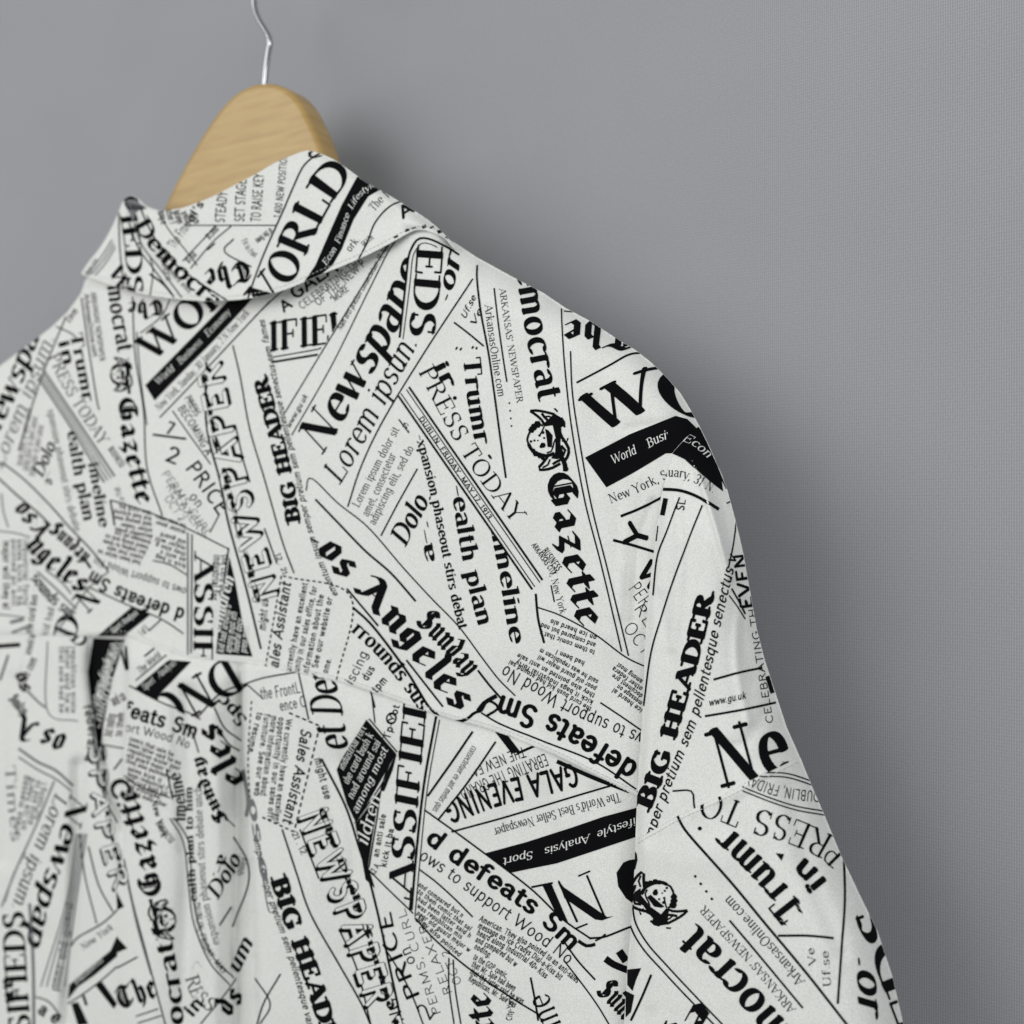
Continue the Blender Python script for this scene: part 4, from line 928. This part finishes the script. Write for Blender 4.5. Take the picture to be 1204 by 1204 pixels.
Pg('C',[(146,240),(151,235),(158,235),(166,240),(173,245),(164,247),(160,250),(157,262),(152,250)],mi=2,layer=1)
for i in range(8): L('C',[(147+3.2*i,237+i*.9),(152+2.2*i,247)],1.7,layer=2)
T('C','tinyb','C',[(362,187),(380,184)],9)
# ---- sleeve: shoulder piece above the sleeve seam
Pg('U',[(788,492),(794,489),(808,493),(822,503),(836,519),(846,545),(850,578),(842,572),(825,558),(805,540),(790,533),(784,533)])
T('U','serifli','Econ',[(801,518),(814,524),(832,539)],10,layer=1,mi=1); L('U',[(842,555),(850,562),(856,574)],6)
T('U','serifl','nuary, 31 N.',[(779,560),(806,563),(838,580)],11); L('U',[(774,575),(800,577),(822,585),(845,599)],3.6)
L('U',[(783,586),(779,606)],5.5); L('U',[(772,618),(770,636)],5); L('U',[(799,585),(784,625),(773,655),(768,700)],1.7); L('U',[(826,594),(809,636),(792,682),(782,712),(766,766),(757,830)],1.8)
T('U','tinyb','SL',[(804,601),(806,588)],9); L('U',[(854,592),(863,588)],1.6)
L('U',[(866,610),(862,640),(856,668)],1.7); 
T('U','slab','BIG HEADER',[(765,951),(785,900),(806,828),(822,772),(839,701)],19)
T('U','tinyi','emper pretium sem pellentesque senectus v',[(764,998),(782,945),(800,898),(818,852),(833,800),(846,740),(858,688),(866,655)],12)
T('U','sansb','GALA EVEN',[(898,790),(886,722),(876,650)],14,clip=[((850,700),(900,735),(870,650))]); T('U','sans','CELEBRATING THE',[(909,850),(899,790),(886,705)],8)
L('U',[(860,692),(868,706),(876,722)],2); L('U',[(857,700),(866,712),(876,728)],1.4)
L('U',[(839,799),(868,791),(896,785)],2.6); L('U',[(829,842),(870,835),(912,826)],2.6); T('U','tinyi','www.gu.uk',[(834,830),(877,821)],8)
T('U','serif','Ne',[(848,927),(930,905)],69); L('U',[(902,795),(908,815)],5); T('U','serifl','in ...',[(916,905),(943,912)],11)
L('U',[(791,930),(813,930),(816,945),(818,956)],2)
# lower sleeve
for o_ in (0, 4.5): L('L',[(893,913-o_),(925,914-o_),(957,924-o_)],1.5)
for o_ in (0, 4.5): L('L',[(873,925+o_),(905,938+o_),(936,948+o_),(970,954+o_)],1.5)
T('L','sans','DUBLIN, FRIDAY',[(964,931),(935,928),(905,921),(880,910)],12)
T('L','serifl','PRESS TO',[(999,1000),(981,984),(936,963),(889,950),(856,937),(826,930)],30)
T('L','serif','Trumr',[(946,1068),(921,1037),(890,1003),(858,972)],33,mi=0)
T('L','sansb','in',[(972,1038),(958,1021),(943,1008)],24); DOT('L',949,1042,3); Pg('L',[(912,1003),(922,1004),(919,1012)]); DOT('L',823,974,2.6)
L('L',[(915,1100),(950,1100),(980,1103)],2.8); L('L',[(992,1010),(993,1060),(989,1120),(985,1180)],2.6)
T('L','tinyi','"',[(955,1078),(948,1064)],11); T('L','tinyi','"',[(936,1090),(928,1078)],11); T('L','serifl','Uf.se',[(977,1160),(974,1118)],9); T('L','serifl','Ve',[(960,1134),(957,1114)],9)
L('L',[(796,958),(809,980),(856,1033),(900,1086),(950,1146),(1000,1210)],2.8)
T('L','serif','Democrat',[(976,1262),(912,1188),(866,1134),(820,1087)],38)
emblem('L',768,1058,139,1.0)
T('L','serifl',"ARKANSAS' NEWSPAPER",[(936,1186),(890,1130),(829,1064)],10); T('L','serifl','ArkansasOnline.com',[(947,1153),(900,1098),(858,1052)],12); L('L',[(944,1185),(900,1132),(858,1082)],2.2); L('L',[(838,1058),(816,1028)],2.6,dash=(3,8))
L('L',[(740,1070),(742,1090),(756,1115),(780,1142),(806,1170),(845,1210)],1.8); L('L',[(744,1066),(748,1086),(762,1110),(786,1137),(812,1165),(855,1210)],1.8)
L('L',[(766,1146),(756,1170),(742,1200)],2.6); T('L','black','The',[(838,1186),(800,1216),(760,1240)],-34) if False else None
T('L','black','eh',[(826,1176),(806,1192),(770,1222)],30)
T('L','black','C',[(742,1030),(740,1000)],0.1)
L('L',[(744,1000),(748,1008),(745,1022)],4); Pg('L',[(738,1140),(754,1138),(748,1152),(744,1165),(738,1158)]); Pg('L',[(736,1165),(746,1170),(742,1190),(736,1196)])
T('L','serifi','.or',[(1008,1124),(1008,1150),(1010,1190)],31)
T('L','serif','EDS',[(1094,1208),(1064,1130),(1035,1060)],35)

# the print goes on past the picture's edge
frng = np.random.default_rng(5)
HEADS = ['Newspaper', 'Gazette', 'BIG HEADER', 'Los Angeles', 'WORLD', 'Lorem ipsum.', 'PRESS TODAY', 'Democrat', 'd defeats Sm', 'CLASSIFIEDS', 'GALA EVENING', 'health plan', 'Sunday']
HST = ['serifi', 'black', 'slab', 'black', 'serif', 'serifli', 'serifl', 'serif', 'sansb', 'serif', 'sansb', 'serif', 'black']
def filler(pan, x0, y0, x1, y1, cp):
    yy = y0
    while yy < y1:
        xx = x0 + frng.uniform(0, 20)
        while xx < x1:
            k = int(frng.integers(len(HEADS))); a = frng.choice([-1.1, -.5, .6, 1.2, 1.5]); ln = frng.uniform(80, 120)
            c_, s_ = math.cos(a), math.sin(a); p0 = (xx, yy); p1_ = (xx + ln * c_, yy + ln * s_)
            T(pan, HST[k], HEADS[k], [p0, p1_], ln / len(HEADS[k]) * 1.7, clip=[cp])
            o1 = (-s_ * 6, c_ * 6); L(pan, [(p0[0] + o1[0], p0[1] + o1[1]), (p1_[0] + o1[0], p1_[1] + o1[1])], 1.8, clip=[cp])
            for q in range(3):
                o2 = (-s_ * (16 + 9 * q), c_ * (16 + 9 * q)); T(pan, 'tinyb', words(24), [(p0[0] + o2[0], p0[1] + o2[1]), (p1_[0] + o2[0], p1_[1] + o2[1])], 7, clip=[cp])
            xx += frng.uniform(62, 80)
        yy += 88
LEFT = ((-22,0),(-22,1400),(-200,700)); LOW = ((-300,1222),(1200,1222),(0,1390))
filler('Y', -250, 560, -40, 700, LEFT); filler('K', -250, 780, -40, 1380, LEFT); filler('K', -60, 1262, 720, 1390, LOW); filler('L', 740, 1262, 1110, 1390, LOW)

# ------------------------------------------------------------------ build the objects
def tag(o, **kw):
    for k, v in kw.items(): o[k] = v
    return o
# wall, parallel to the hanging shirt and 9 cm behind it
nrm = Vector((0.637, 1.0, 0)).normalized(); tan = Vector((1.0, -0.637, 0)).normalized()
off = 0.641 + 0.125
wc = Vector((0, off, 0))
me = bpy.data.meshes.new('wall')
pts = [wc + tan * a + Vector((0, 0, z)) for a, z in ((-1.6, -1.1), (1.1, -1.1), (1.1, 1.3), (-1.6, 1.3))]
inv_rot = Matrix.Rotation(math.atan2(tan.y, tan.x), 4, 'Z')
loc_pts = [(inv_rot.inverted() @ (p - wc)) for p in pts]
me.from_pydata([tuple(p) for p in loc_pts] + [(p.x, p.y + 0.01, p.z) for p in loc_pts], [], [(0,1,2,3),(7,6,5,4),(0,4,5,1),(1,5,6,2),(2,6,7,3),(3,7,4,0)])
me.materials.append(M_wall)
wall = bpy.data.objects.new('wall', me); COL.objects.link(wall); wall.matrix_world = Matrix.Translation(wc) @ inv_rot
tag(wall, kind='structure')

shirt = bpy.data.objects.new('shirt', None); COL.objects.link(shirt); shirt.location = (0, 0, 0)
tag(shirt, label='white shirt printed all over with black newspaper headlines, seen from behind on a wooden hanger', category='shirt')

def sk_body(x, y):
    d = np.minimum(dist_poly(x, y, SIL_TOP), dist_poly(x, y, body_top[:15]))
    e = sm(8, 2, d); return 0.001 + 0.05 * e, 0.03 * e
def sk_back(x, y): return np.full(x.shape, .0006), np.zeros(x.shape)
def sk_slv(x, y):
    e = sm(8, 2, dist_poly(x, y, SIL_SLV)); f = sm(5, 1, dist_poly(x, y, FOLD[2:])) * sm(560, 640, y)
    return 0.0004 + 0.035 * e + 0.012 * f, 0.03 * e + 0.02 * f
def sk_col(x, y):
    e = sm(4, 1, dist_poly(x, y, COLLAR_TOP)); return 0.0012 + 0.006 * e, 0.01 * e
parts = {'Y': ('yoke', sk_body), 'K': ('back_panel', sk_back), 'U': ('shoulder_panel', sk_slv), 'L': ('sleeve', sk_slv), 'C': ('collar', sk_col)}
PARTOBJ = {}
for k, (nm, skf) in parts.items():
    o = fabric(nm, k, shirt, skf); PARTOBJ[k] = o
    pan = PAN[k]; Ts = []; Ls = []; Ms = []
    for tr, lay, mi in INK[k]:
        if not len(tr): continue
        tr = tr[(bil(pan['sdf'], tr[:, :, 0], tr[:, :, 1]) > -14).any(1)]
        if len(tr): Ts.append(tr); Ls.append(np.full(len(tr), lay)); Ms.append(np.full(len(tr), mi))
    A = np.concatenate([np.concatenate([t_, np.repeat(l_[:, None, None], 3, 1), np.repeat(m_[:, None, None], 3, 1)], 2) for t_, l_, m_ in zip(Ts, Ls, Ms)])
    # drop slivers
    ar = np.abs(np.cross(A[:, 1, :2] - A[:, 0, :2], A[:, 2, :2] - A[:, 0, :2])); A = A[ar > 1e-4]
    A = subdivide(A, 3.6)
    A = clip_tris(A, bil(pan['sdf'], A[:, :, 0], A[:, :, 1]) - 0.35)
    V = P3(pan, A[:, :, 0].ravel(), A[:, :, 1].ravel(), off=(0.00028 + 0.00007 * A[:, :, 2]).ravel())
    ink = mesh_obj('newsprint', V, np.arange(len(V)).reshape(-1, 3), [M_ink, M_wht, M_gry], o, A[:, 0, 3].astype(int))
    print(nm, 'ink triangles', len(A), 'cloth', len(o.data.polygons))

# stitches along the seams: short raised threads
def stitches(name, key, pts, parent, off_px=5, pitch=5.2):
    c = Curve(pts); V = []; Fc = []
    for u in np.arange(4, c.L - 4, pitch):
        for (a, b_) in ((u, u + pitch * .66),):
            xa, ya, dx, dy = c.at(np.array([a, (a + b_) / 2, b_])); px = xa + dy * off_px; py = ya - dx * off_px
            if (bil(PAN[key]['sdf'], px, py) < 1).any(): continue
            P = P3(PAN[key], px, py, off=np.array([0.0001, 0.00035, 0.0001])); d = P[2] - P[0]; d /= np.linalg.norm(d)
            s_ = np.cross(d, [0, 1, 0]); s_ /= np.linalg.norm(s_) + 1e-9; nn = np.cross(s_, d); r = 0.00022; b0 = len(V)
            for q in P:
                for j in range(4):
                    an = j * math.pi / 2; V.append(q + r * (math.cos(an) * s_ + math.sin(an) * nn))
            for k2 in range(2):
                for j in range(4):
                    a0 = b0 + k2 * 4 + j; a1 = b0 + k2 * 4 + (j + 1) % 4; Fc += [(a0, a1, a1 + 4), (a0, a1 + 4, a0 + 4)]
    if V: mesh_obj(name, V, Fc, [M_thr], parent, smooth_=True)
stitches('seam_stitching', 'Y', [p for p in SEAM if p[0] <= 760], PARTOBJ['Y'])
stitches('seam_stitching', 'C', [(p[0], p[1]) for p in COLLAR_BOT[::-1]], PARTOBJ['C'], 5)
stitches('seam_stitching', 'L', SLSEAM, PARTOBJ['L'], -4)

# ------------------------------------------------------------------ wooden hanger with chromed hook
hang = bpy.data.objects.new('clothes_hanger', None); COL.objects.link(hang)
tag(hang, label='pale varnished wooden clothes hanger with chrome hook rising out of the shirt collar', category='hanger')
HOFF = 0.034
def hp_(x, y, depth=0.0):
    D = base_plane(x, HOFF); return Vector(((x-602)/F*D, D, -(y-602)/F*D)) + nrm * depth
head = [(150,305),(168,280),(188,248),(201,222),(216,193),(232,165),(248,140),(262,122),(277,108),(292,100),(305,97),(318,97),(331,101),(343,109),(353,121),(362,138),(370,156),(376,172),(380,186),(388,206)]
out = [tuple(p) for p in smooth(head, 4)] + [tuple(p) for p in smooth([(420,236),(500,300),(600,362),(690,425),(745,470),(750,492),(735,500),(680,462),(590,405),(480,350),(380,330),(300,330),(210,345),(140,395),(85,440),(60,455),(52,440),(80,400),(120,345)], 3)]
out = np.array(out)
cc = np.roll(out, -1, 0) - np.roll(out, 1, 0); nn2 = np.stack([cc[:, 1], -cc[:, 0]], 1); nn2 /= np.linalg.norm(nn2, axis=1, keepdims=True)
area_s = 0.5 * np.sum(out[:, 0] * np.roll(out[:, 1], -1) - np.roll(out[:, 0], -1) * out[:, 1])
nn2 *= np.sign(area_s)          # outward
V = []; n = len(out); TH = 0.021
rings = [(-6.5, 0.0), (-3.2, 0.0005), (-1.2, 0.0018), (0, 0.0042), (0, TH - .004), (-1.2, TH - .0016), (-4, TH)]
for ins, dep in rings:
    for (x, y), m_ in zip(out, nn2): V.append(tuple(hp_(x + m_[0] * ins, y + m_[1] * ins, dep)))
Fc = []
for r in range(len(rings) - 1):
    for i in range(n): j = (i + 1) % n; Fc.append((r*n+i, r*n+j, (r+1)*n+j, (r+1)*n+i))
Fc.append(tuple(range(n))[::-1]); Fc.append(tuple(range((len(rings)-1)*n, len(rings)*n)))
me = bpy.data.meshes.new('wooden_body'); me.from_pydata(V, [], Fc); me.materials.append(M_wood)
import bmesh
bm = bmesh.new(); bm.from_mesh(me); bmesh.ops.recalc_face_normals(bm, faces=bm.faces); bm.to_mesh(me); bm.free()
me.polygons.foreach_set('use_smooth', [len(p.vertices) == 4 for p in me.polygons])
o = bpy.data.objects.new('wooden_body', me); COL.objects.link(o); o.parent = hang
# hook: bent wire
path = [(308,118),(309,97),(311,76),(313.5,58),(315.5,46),(314,37),(309,28),(303,18),(299,8),(297,-4),(296,-30),(303,-58),(322,-82),(348,-92),(375,-84),(392,-60),(392,-34)]
pp = smooth(path, 8); V = []; Fc = []; R_ = 0.0021; S_ = 14
P = [hp_(x - 9.5, y, TH / 2 - .001) for x, y in pp]
for i, p in enumerate(P):
    d = (P[min(i+1, len(P)-1)] - P[max(i-1, 0)]).normalized(); a = d.cross(nrm).normalized(); b_ = d.cross(a)
    for j in range(S_):
        an = 2 * math.pi * j / S_; V.append(tuple(p + R_ * (math.cos(an) * a + math.sin(an) * b_)))
for i in range(len(P) - 1):
    for j in range(S_): k2 = (j + 1) % S_; Fc.append((i*S_+j, i*S_+k2, (i+1)*S_+k2, (i+1)*S_+j))
Fc.append(tuple(range(S_))); Fc.append(tuple((len(P)-1)*S_ + j for j in range(S_)))
me = bpy.data.meshes.new('hook'); me.from_pydata(V, [], Fc); me.materials.append(M_chrome)
me.polygons.foreach_set('use_smooth', [True] * len(me.polygons))
o = bpy.data.objects.new('hook', me); COL.objects.link(o); o.parent = hang
